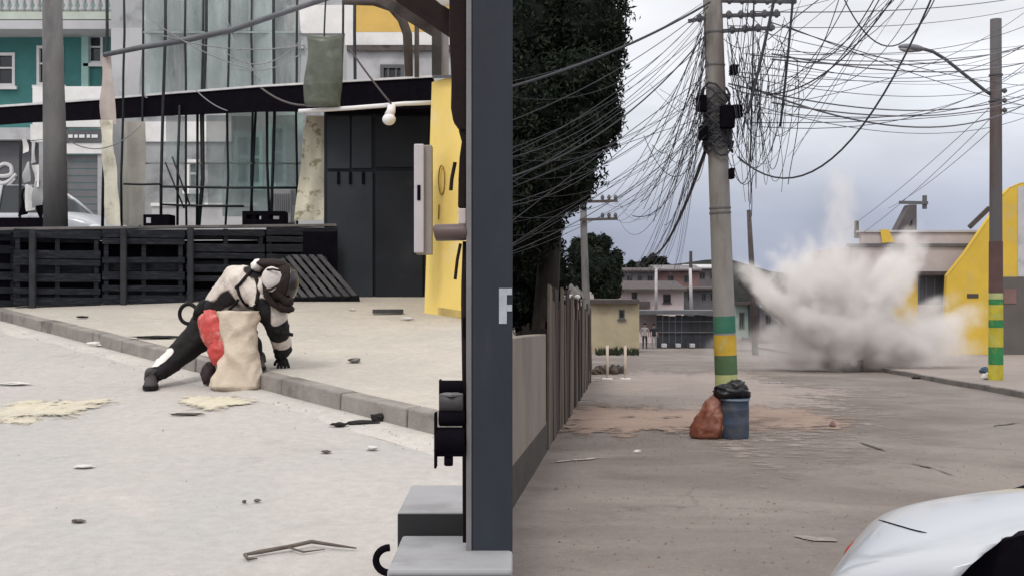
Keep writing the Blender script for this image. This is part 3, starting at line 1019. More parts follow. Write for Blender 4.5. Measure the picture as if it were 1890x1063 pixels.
# ---- yellow wall corner with meter box
dy = 13.95
ya = onL(783, 577, .125)
yb = onL(903, 596, .125)
ytop = P(797, 143, dy).z
t = thing('yellow_wall', ya, 'bright yellow corner wall with faint markings next to the dark steel post', 'wall')
wv = Vector((.10, 2.2, 0))
MB().hexa([ya + Vector((0, 0, -.05)), yb + Vector((0, 0, -.05)), yb + wv, ya + wv + Vector((0, 0, .15)),
           Vector((P(797, 0, ya.y).x, ya.y, ytop)), Vector((yb.x, yb.y, ytop)), Vector((yb.x, yb.y, ytop)) + wv, Vector((P(797, 0, ya.y).x, ya.y, ytop)) + wv]).build('wall', M_YEL, t)
def onY(px, py, off=.004):
    dd = ya.y + (yb.y - ya.y) * (px - 783) / (903 - 783) - off
    return P(px, py, dd)
M_OCHRE = mat('ochre_line_paint', (.30, .19, .03), .8, .2, 8, .05)
mb = MB()
ring = []
for i in range(25):
    a = 2 * math.pi * i / 24
    ring.append(onY(815 + 5.5 * math.cos(a), 333 + 27 * math.sin(a)))
mb.tube(ring, .008, 5, False)
mb.tube([onY(810, 378), onY(809, 405)], .008, 5)
mb.build('painted_mark', M_OCHRE, t)
mb = MB().hexa([onY(798, 145, .02), onY(903, 145, .02), onY(903, 145, -.05), onY(798, 145, -.05), onY(798, 139, .02), onY(903, 139, .02), onY(903, 139, -.05), onY(798, 139, -.05)])
mb.build('coping', M_GREYD, t)
MB().hexa([ya + Vector((.02, -.022, 0)), yb + Vector((0, -.022, 0)), yb + Vector((0, -.004, 0)), ya + Vector((.02, -.004, 0)),
           ya + Vector((.02, -.022, .09)), yb + Vector((0, -.022, .09)), yb + Vector((0, -.004, .09)), ya + Vector((.02, -.004, .09))]).build('skirting', mat('dirty_ochre', (.50, .38, .14), .9, .25, 5, .2), t)
t = thing('meter_box', P(778, 467, dy - .1), 'tall pale grey meter box fixed to the yellow corner wall', 'box')
MB().fb(764, 266, 782, 467, dy - .28, .06).build('door', mat('pale_grey_enamel', (.47, .44, .47), .5, .08, 3, .03), t, bevel=.012)
MB().fb(768, 268, 797, 470, dy - .21, .20).build('case', mat('grey_enamel', (.27, .245, .235), .6, .1, 3, .03), t, bevel=.01)
MB().fb(770, 342, 776, 370, dy - .29, .012).build('slot', M_BLACK, t)

# ---- rusty canopy frame and beams at the top, in front of the yellow and white house
t = thing('canopy_frame', P(806, 140, 14.4), 'rusty brown canopy frame with a curved pipe above the yellow corner wall', 'frame')
MB().tube([P(632, 2, 14.5), P(690, 4, 14.5), P(722, 14, 14.5), P(742, 36, 14.5), P(752, 64, 14.5), P(755, 142, 14.6)], [.05, .05, .055, .06, .06, .05], 10).build('curved_pipe', M_RUST, t, smooth=True)
MB().fb(765, 30, 773, 142, 14.55, .06).build('post', M_RUST, t)
MB().fb(797, 52, 814, 139, 14.3, .1).build('post', mat('dark_grey_iron', (.055, .052, .05), .7, .2, 6, .1), t)
MB().fb(815, 60, 828, 138, 14.35, .04).build('board', mat('pale_grey_board', (.26, .25, .27), .8, .15, 3, .1), t)
MB().beam(P(708, -38, 13.9), P(842, 52, 13.6), .16, .26).build('roof_beam', M_BROWN, t)
MB().beam(P(690, -10, 14.2), P(800, 58, 14.1), .10, .12).build('rafter', M_RUST, t)
MB().ellipsoid(P(826, -6, 13.4), (.13, .12, .11)).build('white_float', M_WHITE, t, smooth=True)

# ---- house fronts beyond the deck
t = thing('teal_house', P(90, 460, 31), 'teal house with a white balustraded balcony behind the concrete post', 'house')
d = 31.0
mb = MB()
h1, h2 = rect(-40, 98, 28, 160, d), rect(68, 85, 118, 158, d)
h3 = rect(162, 62, 190, 118, d)
r = rect(-120, 52, 250, 470, d)
facade(mb, r[0], r[1], r[2], r[3], d, .3, [h1, h2, h3])
mb.build('wall', M_TEAL, t)
window(t, h1, d, M_WHITE, M_GLASS, .07, 1)
window(t, h2, d, M_WHITE, M_GLASS, .07, 0, sill=True)
window(t, h3, d, M_WHITE, M_GLASS, .06, 0)
MB().fb(150, 58, 163, 160, d - .12, .11).build('column', M_MINT, t)
MB().fb(-120, 38, 262, 54, d - 1.0, 1.2).build('eave', M_PALE, t)
MB().fb(-120, 22, 262, 36, d - .9, 1.0).build('balcony_slab', mat('greenish_white', (.47, .52, .46), .8, .12, 2, .05), t)
bal = []
for k in range(26):
    s = 1 + .12 * math.sin(k * 2.1)
    x = -100 + 14 * k
    c = P(x, 22, d - .8)
    rr = [(0, .07), (.06, .09), (.14, .05), (.28, .10), (.40, .045), (.5, .08)]
    MB().tube([c + Vector((0, 0, q * 1.0)) for q, _ in rr], [w for _, w in rr], 8).build('baluster', M_PALE, t, smooth=True)
MB().fb(-120, -18, 262, -12, d - .9, .2).build('handrail', M_PALE, t)
MB().fb(-120, -60, 262, 20, d + .9, .3).build('upper_wall', mat('grey_green_render', (.22, .30, .26), .85, .2, 1, .1), t)

t = thing('white_shop', P(120, 460, 28.5), 'white shop front with a rolled grey shutter behind the parked white car', 'shop')
d = 28.5
MB().fb(60, 160, 195, 235, d, .3).build('upper_wall', M_WHITE, t)
sg = MB().fb(120, 240, 186, 263, d - .06, .16).build('sign_board', M_GREYD, t)
for k, (x, w) in enumerate(((126, 8), (137, 6), (146, 10), (160, 6), (169, 11))):
    MB().fb(x, 249, x + w, 255, d - .075, .012).build('sign_mark', M_WHITE, sg)
MB().fb(118, 264, 188, 284, d - .03, .2).build('lintel', M_WHITE, t)
sh = MB()
for k in range(14):
    sh.fb(124, 287 + k * 13, 180, 287 + k * 13 + 11.5, d + .1 + .012 * (k % 2), .06)
sh.build('shutter', mat('grey_roller_shutter', (.20, .20, .215), .5, .12, 2, .05), t)
MB().fb(180, 284, 205, 470, d + .02, .3).build('pier', M_PALE, t)
MB().fb(60, 236, 118, 470, d + .01, .3).build('side_wall', M_GREY, t)

t = thing('grey_garage', P(20, 460, 26.5), 'grey garage wall with curled white graffiti at the left edge', 'wall')
d = 26.5
MB().fb(-160, 262, 62, 470, d, .3).build('wall', M_GREYD, t)
MB().fb(-160, 236, 80, 258, d - .25, .5).build('lintel', M_PALE, t)
MB().fb(56, 230, 80, 262, d - .35, .1).build('white_box', M_WHITE, t)
M_GRAF = mat('white_spray_paint', (.62, .61, .62), .8, .15, 5, .05)
mb = MB()
mb.tube(smooth_path([P(x, y, d - .004) for x, y in ((-14, 322), (4, 326), (20, 322), (20, 308), (8, 303), (-4, 310), (-8, 325), (0, 338), (14, 336), (30, 322))]), .045, 6)
mb.tube(smooth_path([P(x, y, d - .004) for x, y in ((-20, 345), (0, 350), (14, 344), (28, 330))]), .03, 6)
mb.build('graffiti', M_GRAF, t)
MB().fb(-160, 348, 34, 380, d - .09, .088).build('pale_ledge', M_GREY, t)

t = thing('pale_house', P(380, 460, 29.5), 'pale grey house with mint window frames seen through the rods', 'house')
d = 29.5
h1 = rect(432, 246, 486, 345, d)
h2 = rect(494, 230, 530, 345, d)
h3 = rect(345, 295, 368, 352, d)
r = rect(205, -70, 655, 470, d)
mb = MB()
facade(mb, r[0], r[1], r[2], r[3], d, .3, [h1, h2, h3])
mb.build('wall', M_GREY, t)
window(t, h1, d, M_MINT, M_TEALD, .10, 1)
window(t, h2, d, M_MINT, M_TEALD, .10, 0)
window(t, h3, d, M_WHITE, M_GLASS, .08, 0)
MB().fb(262, 30, 276, 182, d - .12, .118).build('downpipe', M_WHITE, t)
MB().fb(205, 52, 265, 182, d - .05, .048).build('pale_bay', M_PALE, t)
MB().fb(528, 10, 640, 62, d - .05, .048).build('white_panel', M_WHITE, t)
MB().fb(262, 225, 430, 262, d - .06, .058).build('white_band', M_WHITE, t)
MB().fb(420, 82, 560, 90, d - .1, .098).build('ledge', M_PALE, t)
t = thing('low_wall', P(370, 470, 24), 'low white garden wall behind the rods', 'wall')
MB().fb(280, 380, 470, 470, 24.0, .15).build('wall', M_PALE, t)
MB().fb(278, 375, 472, 381, 23.97, .21).build('coping', M_WHITE, t)

t = thing('yellow_house', P(730, 460, 27), 'yellow and white house front above the awning under the canopy frame', 'house')
d = 27.0
h1 = rect(702, 120, 746, 150, d)
r = rect(640, 92, 860, 470, d)
mb = MB()
facade(mb, r[0], r[1], r[2], r[3], d, .3, [h1])
mb.build('wall', M_PALE, t)
window(t, h1, d, M_GREYD, M_GLASS, .08, 2, False)
MB().fb(640, 84, 860, 94, d - .1, .35).build('string_course', M_RUST, t)
MB().fb(640, 60, 860, 83.5, d - .02, .3).build('white_band', M_WHITE, t)
MB().fb(655, -40, 860, 59.5, d - .01, .3).build('upper_wall', mat('ochre_yellow_paint', (.70, .46, .13), .8, .1, 2, .1), t)
MB().fb(637, -40, 654.5, 84, d - .03, .3).build('white_pier', M_WHITE, t)

# ---- cars
def lb(mb, name, m, parent, **k):            # mesh given in the parent's own coordinates
    o = mb.build(name, m, None, **k)
    o.parent = parent
    return o

M_CARW = mat('white_car_paint', (.40, .42, .46), .28, .04, 1.5, .0, spec=.5, coat=.6)
M_TYRE = mat('tyre_rubber', (.012, .012, .013), .85, .2, 20, .2)
M_RIM = mat('alloy_rim', (.35, .36, .38), .35, .1, 6, .0, metal=.8)
M_RED = mat('red_lamp_plastic', (.33, .012, .015), .25, .1, 6, .0, spec=.5)
M_CLEAR = mat('clear_lamp_plastic', (.55, .57, .6), .2, .1, 6, .0, spec=.6)
CST = [(0.0, .60, .36, .70, .72), (.05, .72, .29, .80, .835), (.13, .775, .26, .865, .905), (.25, .81, .24, .895, .945), (.7, .84, .22, .93, .985), (1.1, .85, .2, .945, 1.0), (2.2, .86, .2, .93, .96),
       (3.0, .855, .2, .92, .97), (3.3, .85, .2, .90, .98), (3.8, .82, .22, .83, .91), (4.1, .75, .26, .73, .79), (4.22, .60, .34, .62, .64)]
def car_ring(x, w, zb, zs, zt, zk):
    zm = zb + (zs - zb) * .55
    h = [(-w * .80, zb), (-w * .96, zb + .07), (-w, zm), (-w * .985, zs - .07), (-w * .93, zs - .012), (-w * .80, zs + (zt - zs) * .45), (-w * .5, zt - .008), (0, zt)]
    pts = h + [(-a, b) for a, b in h[-2::-1]]
    return [Vector((x, a, b * zk)) for a, b in pts]
def make_car(label, loc, yaw, zk=1.0, pitch=0.0, wr=.365, wz=.31, wxr=.86, seam=None, st=None, lamp=(.075, .63, .62)):
    t = thing('parked_car', loc, label, 'car')
    t.rotation_euler = (0, pitch, yaw)
    mb = MB().loft([car_ring(*s, zk) for s in (st or CST)])
    body = lb(mb, 'body', M_CARW, t, smooth=True, subsurf=2)
    cut = MB()
    for x in (wxr, 3.38):
        for y in (-1, 1):
            cut.tube([(x, y * .62, wz), (x, y * .80, wz), (x, y * 1.1, wz)], wr, 40)
    co = cut.build('cut', M_BLACK)
    bo = body.modifiers.new('arch', 'BOOLEAN')
    bo.operation = 'DIFFERENCE'
    bo.solver = 'EXACT'
    bo.object = co
    co.parent = t
    dg = bpy.context.evaluated_depsgraph_get()
    dg.update()
    me = bpy.data.meshes.new_from_object(body.evaluated_get(dg))
    body.modifiers.clear()
    body.data = me
    if len(me.materials) < 1:
        me.materials.append(M_CARW)
    for p in me.polygons:
        p.use_smooth = True
        p.material_index = 0
    bpy.data.objects.remove(co)
    # dark liners, wheels
    for x in (wxr, 3.38):
        for y in (-1, 1):
            lb(MB().tube([(x, y * .56, wz), (x, y * .66, wz)], wr - .004, 40), 'wheel_arch_liner', M_BLACK, t, smooth=False)
            w = lb(MB().tube([(x, y * .665, .305), (x, y * .68, .305), (x, y * .81, .305), (x, y * .825, .305)], [.27, .305, .305, .28], 32), 'wheel', M_TYRE, t, smooth=False, bevel=.01)
            rim = MB().tube([(x, y * .826, .305), (x, y * .832, .305)], [.20, .19], 24)
            for k in range(5):
                a = 2 * math.pi * k / 5
                rim.beam((x, y * .834, .305), (x + .18 * math.cos(a), y * .834, .305 + .18 * math.sin(a)), .045, .012, up=(0, 1, 0))
            lb(rim, 'rim', M_RIM, w)
    gs = [(.98, .70, .70, .97), (1.25, .71, .64, 1.20), (1.55, .72, .60, 1.37), (2.0, .73, .58, 1.44), (2.5, .73, .58, 1.43), (2.85, .72, .62, 1.24), (3.2, .70, .68, .98)]
    if st:
        gs = [(2.05 + (x - .98) * .52, wb, wt, zz) for x, wb, wt, zz in gs]
    mb = MB().loft([[Vector((x, -wb, .93 * zk)), Vector((x, -wt, (zz - .02) * zk)), Vector((x, 0, zz * zk)), Vector((x, wt, (zz - .02) * zk)), Vector((x, wb, .93 * zk))] for x, wb, wt, zz in gs])
    lb(mb, 'cabin_glass', M_GLASS, t)
    mb = MB().loft([[Vector((x, -wt - .01, (zz - .03) * zk)), Vector((x, -wt * .6, (zz + .012) * zk)), Vector((x, wt * .6, (zz + .012) * zk)), Vector((x, wt + .01, (zz - .03) * zk))] for x, wb, wt, zz in gs[2:5]])
    lb(mb, 'roof', M_CARW, t, smooth=False)
    for y in (-1, 1):
        for seq in ((gs[0], gs[1], gs[2]), (gs[4], gs[5], gs[6])):
            lb(MB().tube([(x, y * (wt + .005), (zz - .025) * zk) for x, wb, wt, zz in seq], .045, 8), 'pillar', M_CARW, t, smooth=True)
        lb(MB().tube([(1.95, y * .735, .95 * zk), (1.95, y * .60, 1.42 * zk)], .035, 8), 'pillar', M_CARW, t, smooth=True)
        lb(MB().ellipsoid((lamp[0], y * lamp[1], lamp[2] * zk), (.085, .17, .10), Matrix.Rotation(y * -.35, 3, 'Z')), 'tail_light', M_RED, t, smooth=True)
        lb(MB().ellipsoid((4.06, y * .60, .66 * zk), (.14, .17, .08)), 'headlight', M_CLEAR, t, smooth=True)
        lb(MB().box(2.3, 2.5, y * .865 - .012, y * .865 + .012, .76 * zk, .79 * zk), 'door_handle', M_CARW, t, bevel=.005)
    if seam:
        dg = bpy.context.evaluated_depsgraph_get()
        dg.update()
        mw = Matrix.LocRotScale(Vector(loc), Euler((0, pitch, yaw)), None)
        inv = mw.inverted()
        pts = []
        for (sx, sy) in seam:
            o_, tgt = inv @ Vector((0, 0, EYE)), inv @ P(sx, sy, 5)
            hit, hp, hn, _ = body.ray_cast(o_, (tgt - o_).normalized())
            if hit:
                pts.append(hp + hn * .0005)
        if len(pts) > 2:
            lb(MB().tube(pts, [.002] + [.0045] * (len(pts) - 2) + [.002], 6), 'boot_seam', M_BLACK, t)
    if not st:
        lb(MB().box(-.012, .02, -.26, .26, .46 * zk, .58 * zk), 'number_plate', M_PALE, t)
    return t
make_car('white car parked across the street behind the pallet barrier', (-12.15, 25.2, gl(24.6)), math.radians(-12), 1.16)
LOWST = [(0.0, .60, .30, .47, .49), (.04, .72, .27, .545, .565), (.10, .78, .25, .60, .625), (.22, .825, .24, .655, .685), (.45, .85, .22, .715, .75), (.8, .86, .21, .78, .825), (1.2, .865, .2, .845, .90), (1.6, .865, .2, .88, .95), (2.2, .865, .2, .91, .96),
         (3.0, .855, .2, .91, .97), (3.3, .85, .2, .90, .97), (3.8, .82, .22, .83, .91), (4.1, .75, .26, .73, .79), (4.22, .60, .34, .62, .64)]
make_car('white car at the lower right with a red tail lamp, cut by the frame', (1.54, 5.60, gr(5.6)), math.radians(-24), 1.0, wr=.43, wz=.40, wxr=.92,
         seam=[(1612 + 9.8 * k, 956 + 2.9 * k - (.25 * (k - 7) ** 2 if k > 7 else 0)) for k in range(11)], st=LOWST, lamp=(.02, .70, .37))

# ---- garments on a rack beside the post
t = thing('clothes_rack', P(60, 470, 23.5), 'dark rack with white garments hanging left of the concrete post', 'rack')
MB().tube([P(36, 470, 23.6), P(38, 262, 23.6), P(82, 258, 23.6), P(86, 470, 23.6)], .03, 8).build('frame', M_ROD, t)
rg = random.Random(9)
for k, (x, y0, y1, w, m) in enumerate(((47, 258, 280, 4, M_WHITE), (50, 300, 335, 4, M_PALE), (62, 262, 300, 5, M_PALE), (66, 306, 345, 7, M_WHITE), (54, 345, 388, 9, M_WHITE), (70, 335, 380, 7, M_GREY), (44, 350, 395, 5, M_BLACK), (76, 380, 410, 6, M_BLACK))):
    c4 = [P(x - w * .6, y0, 23.4), P(x + w * .6, y0 - 2, 23.4), P(x + w, y1, 23.4), P(x - w, y1 + 4, 23.4)]
    cloth('g', c4, m, 5, 6, .12, 5, k).build('garment', m, t, smooth=True)
MB().fb(-70, 402, 84, 470, 22.5, .5).build('dark_base', M_BLACK, t)

# ---- heavy steel post with hardware, standing on grey steps
dp = 4.2
top = 3.4
t = thing('steel_post', P(905, 1040, dp), 'tall dark blue grey steel post with a white painted letter beside stacked steps', 'post')
a, b = P(871, 1038, dp), P(946, 1038, dp)
col = MB().box(a.x, b.x, dp, dp + .15, a.z, top).build('column', M_STEEL, t, bevel=.004)
a2 = P(860.5, 1038, dp)
MB().box(a2.x, a.x - .001, dp - .004, dp + .12, a.z, top).build('edge_flange', M_STEELL, t, bevel=.003)
mb = MB()
for (x0, y0, x1, y1) in ((921, 532, 935.5, 597), (935.6, 532, 945, 544), (935.6, 562, 945, 574)):
    q, r_ = P(x0, y0, dp), P(x1, y1, dp)
    mb.box(q.x, r_.x, dp - .003, dp - .0005, r_.z, q.z)
mb.build('painted_letter', mat('pale_letter_paint', (.40, .42, .48), .8, .15, 14, .1, stain=(.2, .21, .24), stain_scale=22, stain_lo=.55, stain_hi=.7), t)
MB().box(P(845, 0, dp).x, P(946, 0, dp).x, dp - .05, dp + .2, a.z - .012, a.z).build('base_plate', M_STEELL, t, bevel=.003)
for bx in (852, 884, 920):
    bp_ = P(bx, 0, dp - .025)
    MB().tube([Vector((bp_.x, dp - .025, a.z)), Vector((bp_.x, dp - .025, a.z + .012))], [.011, .010], 6).build('bolt', M_RUST, t)
MB().tube([P(871, 1036, dp - .004), P(890, 1037, dp - .004), P(920, 1036, dp - .004), P(946, 1037, dp - .004)], .005, 6).build('weld_bead', M_STEELL, t)
# brown latch arm above
sil = [(829, -30), (829, 66), (833, 150), (832, 200), (836, 222), (846, 236), (857, 241), (861, 241), (861, -30)]
MB().prism([P(x, y, dp + .02) for x, y in sil], (0, .10, 0)).build('latch_housing', M_BROWN, t, bevel=.006)
sil = [(846, 240), (852, 262), (848, 290), (846, 330), (845, 383), (860, 385), (861, 240)]
MB().prism([P(x, y, dp + .03) for x, y in sil], (0, .07, 0)).build('latch_bar', M_BROWN, t, bevel=.005)
MB().tube([P(840, 300, dp + .02), P(834, 330, dp + .02), P(832, 352, dp + .02)], .007, 6).build('cable', M_BROWN, t)
MB().fb(846, 385, 860, 414, dp + .02, .05).build('white_block', mat('pinkish_white_plastic', (.55, .48, .46), .5, .1, 5, .03), t, bevel=.003)
MB().tube([P(801, 431, dp + .02), P(805, 430, dp + .02), P(855, 429, dp + .02), P(862, 429, dp + .02)], [.024, .030, .030, .028], 16).build('roller', mat('brown_roller', (.105, .075, .07), .45, .15, 6, .05), t, smooth=True)
MB().tube([P(850, 450, dp + .02), P(844, 480, dp + .02), P(840, 516, dp + .02)], .006, 6).build('cable', M_BROWN, t)
MB().tube([P(860, 446, dp + .05), P(857, 520, dp + .05), P(858, 560, dp + .05), P(857, 700, dp + .05), P(858, 1000, dp + .05)], [.012, .011, .014, .008, .008], 8).build('hanging_cable', M_BROWN, t, smooth=True)
MB().fb(854, 585, 861, 622, dp + .03, .03).build('clip', M_BLACK, t, bevel=.003)
# black pulley bracket low on the post
pb = MB()
pb.fb(810, 701, 814, 782, dp + .0, .05)
pb.fb(801, 762, 805.5, 864, dp - .03, .06)
pb.fb(806, 833, 858, 842, dp - .02, .05)
pulley = pb.build('pulley_bracket', M_BLACK, t, bevel=.002)
for (x, y, w, r_) in ((833, 715, 22, .026), (833, 742, 22, .034), (834, 770, 24, .030), (831, 812, 27, .046), (828, 850, 8, .018)):
    MB().tube([P(x - w, y, dp + .0), P(x - w + 3, y, dp + .0), P(x + w - 3, y, dp + .0), P(x + w, y, dp + .0)], [r_ * .85, r_, r_, r_ * .85], 18).build('pulley', M_BLACK if y != 742 else mat('grey_iron', (.045, .042, .044), .5, .2, 6, .05), pulley, smooth=True)
MB().tube([P(814, 727, dp - .01), P(833, 728, dp - .035), P(852, 727, dp - .01)], .008, 8).build('band', M_STEELL, pulley)

M_GSTEP = mat('pale_grey_step_paint', (.30, .30, .315), .6, .1, 3, .04, stain=(.22, .22, .23), stain_scale=2.5)
M_DFRONT = mat('charcoal_front', (.020, .019, .021), .6, .1, 3, .03)
t = thing('lower_step', P(800, 1060, 4.1), 'wide pale grey step with a black ring handle under the steel post', 'step')
zt = P(0, 1050, 3.92).z
zb_ = gl(3.9)
x0 = P(714, 0, 3.92).x
MB().hexa([(x0, 3.92, zb_), (.002, 3.92, zb_), (.002, 4.46, zb_), (x0 - .0, 4.46, zb_), (x0, 3.92, zt), (.002, 3.92, zt), (.002, 4.46, zt), (x0, 4.46, zt)]).build('body', M_GSTEP, t, bevel=.012)
MB().box(x0 + .006, -.003, 3.908, 3.919, zb_ + .02, zt - .02).build('front_panel', M_DFRONT, t)
ringp = [Vector((x0 - .012 + .048 * -math.sin(math.pi * k / 12), 4.13, zt - .018 + .044 * math.cos(math.pi * k / 12))) for k in range(13)]
MB().tube(ringp, .0125, 10).build('ring_handle', M_BLACK, t, smooth=True)
t = thing('upper_step', P(790, 985, 4.6), 'grey topped step with a black front panel behind the ring handle step', 'step')
zt2 = P(0, 944, 4.5).z
x0 = P(733, 0, 4.5).x
MB().box(x0, -.02, 4.5, 5.12, gl(4.5), zt2).build('body', M_GSTEP, t, bevel=.012)
MB().box(x0 + .004, -.025, 4.486, 4.4985, gl(4.5) + .05, zt2 - .006).build('front_panel', M_DFRONT, t)

# ---- litter on the left street
M_STICK = mat('grey_branch', (.12, .10, .085), .9, .3, 12, .3)
def up(p, h):
    return p + Vector((0, 0, h))
pts = [up(onL(452, 1031), .02), up(onL(480, 1026), .02), up(onL(530, 1019), .025), up(onL(575, 1011), .03), up(onL(620, 1016), .025), up(onL(658, 1017), .015)]
t = thing('branch', onL(550, 1022), 'long thin grey branch lying on the road near the ring handle', 'branch')
MB().tube(pts, [.006, .010, .009, .009, .007, .003], 8).build('stem', M_STICK, t, smooth=True)
MB().tube([pts[2], up(onL(560, 1024), .015), up(onL(600, 1018), .012)], [.005, .005, .002], 6).build('twig', M_STICK, t, smooth=True)
MB().tube([pts[0], up(onL(458, 1036), .012), up(onL(475, 1034), .01)], [.009, .007, .003], 6).build('twig', M_STICK, t, smooth=True)
def debris(name, px, py, size, m, label, cat, h=0.0, seed=0, rot=0.0, side='L'):
    q = (onL if side == 'L' else onR)(px, py, h)
    if h:
        pass
    mb = MB().ellipsoid((q.x, q.y, q.z + size[2] * .7 + .006), size, Matrix.Rotation(rot, 3, 'Z'), 12, 7, .55, seed, 2.2)
    return tag(mb.build(name, m, smooth=False), label, cat)
M_SCRAP = mat('black_scrap', (.015, .013, .013), .8, .3, 20, .3)
M_PAPER = mat('white_paper', (.58, .56, .54), .9, .08, 10, .2)
debris('rag', 668, 784, (.11, .03, .016), M_SCRAP, 'black torn rag lying along the kerb foot near the post', 'rag', 0, 1, .0)
debris('rag', 700, 779, (.06, .03, .035), M_SCRAP, 'small black scrap curled up against the kerb', 'rag', 0, 2.2, .3)
debris('rag', 625, 787, (.06, .025, .014), M_SCRAP, 'small dark scrap left of the torn rag by the kerb', 'rag', 0, 3.2, .0)
t = thing('plank', onL(716, 580, .13), 'short dark plank lying on the pavement near the yellow wall', 'plank')
q = onL(716, 579, .13)
MB().obox((q.x, q.y, q.z + .03), (.36, .10, .05), Matrix.Rotation(.18, 3, 'Z')).build('board', M_GREYW, t, bevel=.004)
debris('stone', 655, 668, (.055, .05, .018), mat('grey_stone', (.2, .19, .18), .9, .2, 10, .3), 'small grey stone on the pavement right of the glove', 'stone', .13, 4, 0)
debris('leaf_litter', 290, 625, (.22, .04, .015), M_SCRAP, 'dark strip of litter on the pavement left of the red bag', 'litter', .13, 5, .05)
debris('leaf_litter', 152, 587, (.07, .03, .012), M_SCRAP, 'dark litter on the pavement below the pallet barrier', 'litter', .13, 6, 0)
debris('leaf_litter', 345, 767, (.11, .02, .01), M_STICK, 'thin grey twig on the road below the sand', 'litter', 0, 7, 0)
debris('paper', 155, 864, (.06, .03, .010), M_PAPER, 'white paper scrap on the road at the left', 'paper', 0, 8, .2)
debris('paper', 175, 640, (.13, .05, .03), M_PAPER, 'crumpled white paper beside the kerb at the left', 'paper', 0, 9, -.5)
debris('paper', 25, 711, (.14, .03, .012), M_PAPER, 'flattened white paper at the left edge of the road', 'paper', 0, 10, 0)
debris('paper', 687, 830, (.035, .025, .012), M_PAPER, 'small white paper scrap near the kerb and pulleys', 'paper', 0, 11, 0)
debris('pebble', 475, 927, (.018, .013, .008), M_STICK, 'tiny dark pebble on the road, right of a pair', 'pebble', 0, 12, 0)
debris('pebble', 451, 929, (.012, .010, .008), M_STICK, 'tiny dark pebble on the road, left of a pair', 'pebble', 0, 13, 0)
debris('pebble', 602, 836, (.03, .02, .008), M_STICK, 'flat grey pebble on the road before the kerb', 'pebble', 0, 14, 0)
debris('pebble', 145, 965, (.035, .018, .008), M_STICK, 'flat grey pebble at the lower left of the road', 'pebble', 0, 15, 0)
debris('paper', 650, 573, (.05, .03, .012), M_PAPER, 'white scrap on the pavement before the leaning pallet', 'paper', .13, 16, 0)
debris('paper', 752, 590, (.08, .04, .014), M_PAPER, 'white scrap on the pavement beside the short plank', 'paper', .13, 17, 0)
debris('paper', 770, 545, (.09, .05, .04), M_PAPER, 'white bundle at the foot of the kiosk door', 'paper', .13, 18, 0)

# ================================================================== the person in the protective suit
M_SUIT = mat('off_white_suit', (.60, .54, .49), .85, .14, 9, .45, 35, stain=(.40, .335, .30), stain_scale=7, stain_lo=.52, stain_hi=.72)
M_SUITW = mat('clean_white_suit_panel', (.76, .72, .69), .8, .08, 9, .4, 35)
M_SUITB = mat('black_suit_panel', (.011, .009, .010), .8, .3, 12, .4, 40, spec=.2)
M_VISOR = mat('dark_visor', (.018, .012, .011), .18, .1, 5, .0, spec=.5)
M_SHELL = mat('pale_helmet_shell', (.58, .53, .51), .6, .15, 9, .2, stain=(.36, .32, .30), stain_scale=9, stain_lo=.55, stain_hi=.75)
M_PADB = mat('brown_black_collar', (.024, .017, .016), .85, .25, 10, .4, 40, spec=.2)
J = {
    'pelvis': (P(398, 588, 9.90), (.165, .15)),
    'waist': (P(424, 560, 9.86), (.17, .16)),
    'chest': (P(455, 528, 9.82), (.20, .20)),
    'upper': (P(478, 514, 9.80), (.17, .17)),
    'neck': (P(496, 514, 9.78), .10),
    'shoN': (P(492, 556, 9.62), .105),
    'elbN': (P(514, 604, 9.72), .074),
    'forN': (P(519, 630, 9.82), .068),
    'wriN': (P(523, 655, 9.92), .052),
    'shoF': (P(470, 520, 10.02), .10),
    'elbF': (P(452, 590, 10.0), .07),
    'wriF': (P(436, 612, 9.78), .05),
    'hipB': (P(383, 604, 9.99), .13),
    'thiB': (P(358, 630, 9.94), .105),
    'kneB': (P(335, 651, 9.88), .082),
    'calB': (P(311, 671, 9.76), .072),
    'ankB': (P(284, 694, 9.60), .050),
    'hipF': (P(420, 604, 9.86), .13),
    'kneF': (P(456, 622, 9.78), .085),
    'ankF': (P(477, 668, 9.74), .052),
}
E = [('pelvis', 'waist'), ('waist', 'chest'), ('chest', 'upper'), ('upper', 'neck'), ('upper', 'shoN'), ('shoN', 'elbN'), ('elbN', 'forN'), ('forN', 'wriN'), ('upper', 'shoF'), ('shoF', 'elbF'), ('elbF', 'wriF'),
     ('pelvis', 'hipB'), ('hipB', 'thiB'), ('thiB', 'kneB'), ('kneB', 'calB'), ('calB', 'ankB'), ('pelvis', 'hipF'), ('hipF', 'kneF'), ('kneF', 'ankF')]
for k_ in J:                                  # padding
    r_ = J[k_][1]
    f_ = 1.10 if k_ in ('pelvis', 'waist', 'chest', 'upper') else (1.0 if k_ in ('neck', 'wriN', 'wriF', 'ankB', 'ankF') else 1.17)
    J[k_] = (J[k_][0], tuple(x * f_ for x in r_) if hasattr(r_, '__len__') else r_ * f_)
base = onL(400, 722)
pt = thing('person', base, 'person in padded black and white protective suit and helmet, lunging down beside a sack', 'person')
me = skin_mesh('suit', J, E, 'pelvis', 3)
def ridged(p, f, seed=0.0):
    return 1 - 2 * abs(noise.noise(Vector((p.x * f + seed, p.y * f, p.z * f - seed))))
for v in me.vertices:
    v.co += v.normal * (.014 * ridged(v.co, 6.0) + .008 * ridged(v.co, 16.0, 3.0) + .005 * math.sin((v.co.x * .75 - v.co.z * .66) * 62))
BLK = {('hipB', 'thiB'), ('thiB', 'kneB'), ('kneB', 'calB'), ('calB', 'ankB'), ('pelvis', 'hipF'), ('hipF', 'kneF'), ('kneF', 'ankF'), ('upper', 'neck'), ('shoF', 'elbF'), ('elbF', 'wriF'), ('pelvis', 'hipB')}
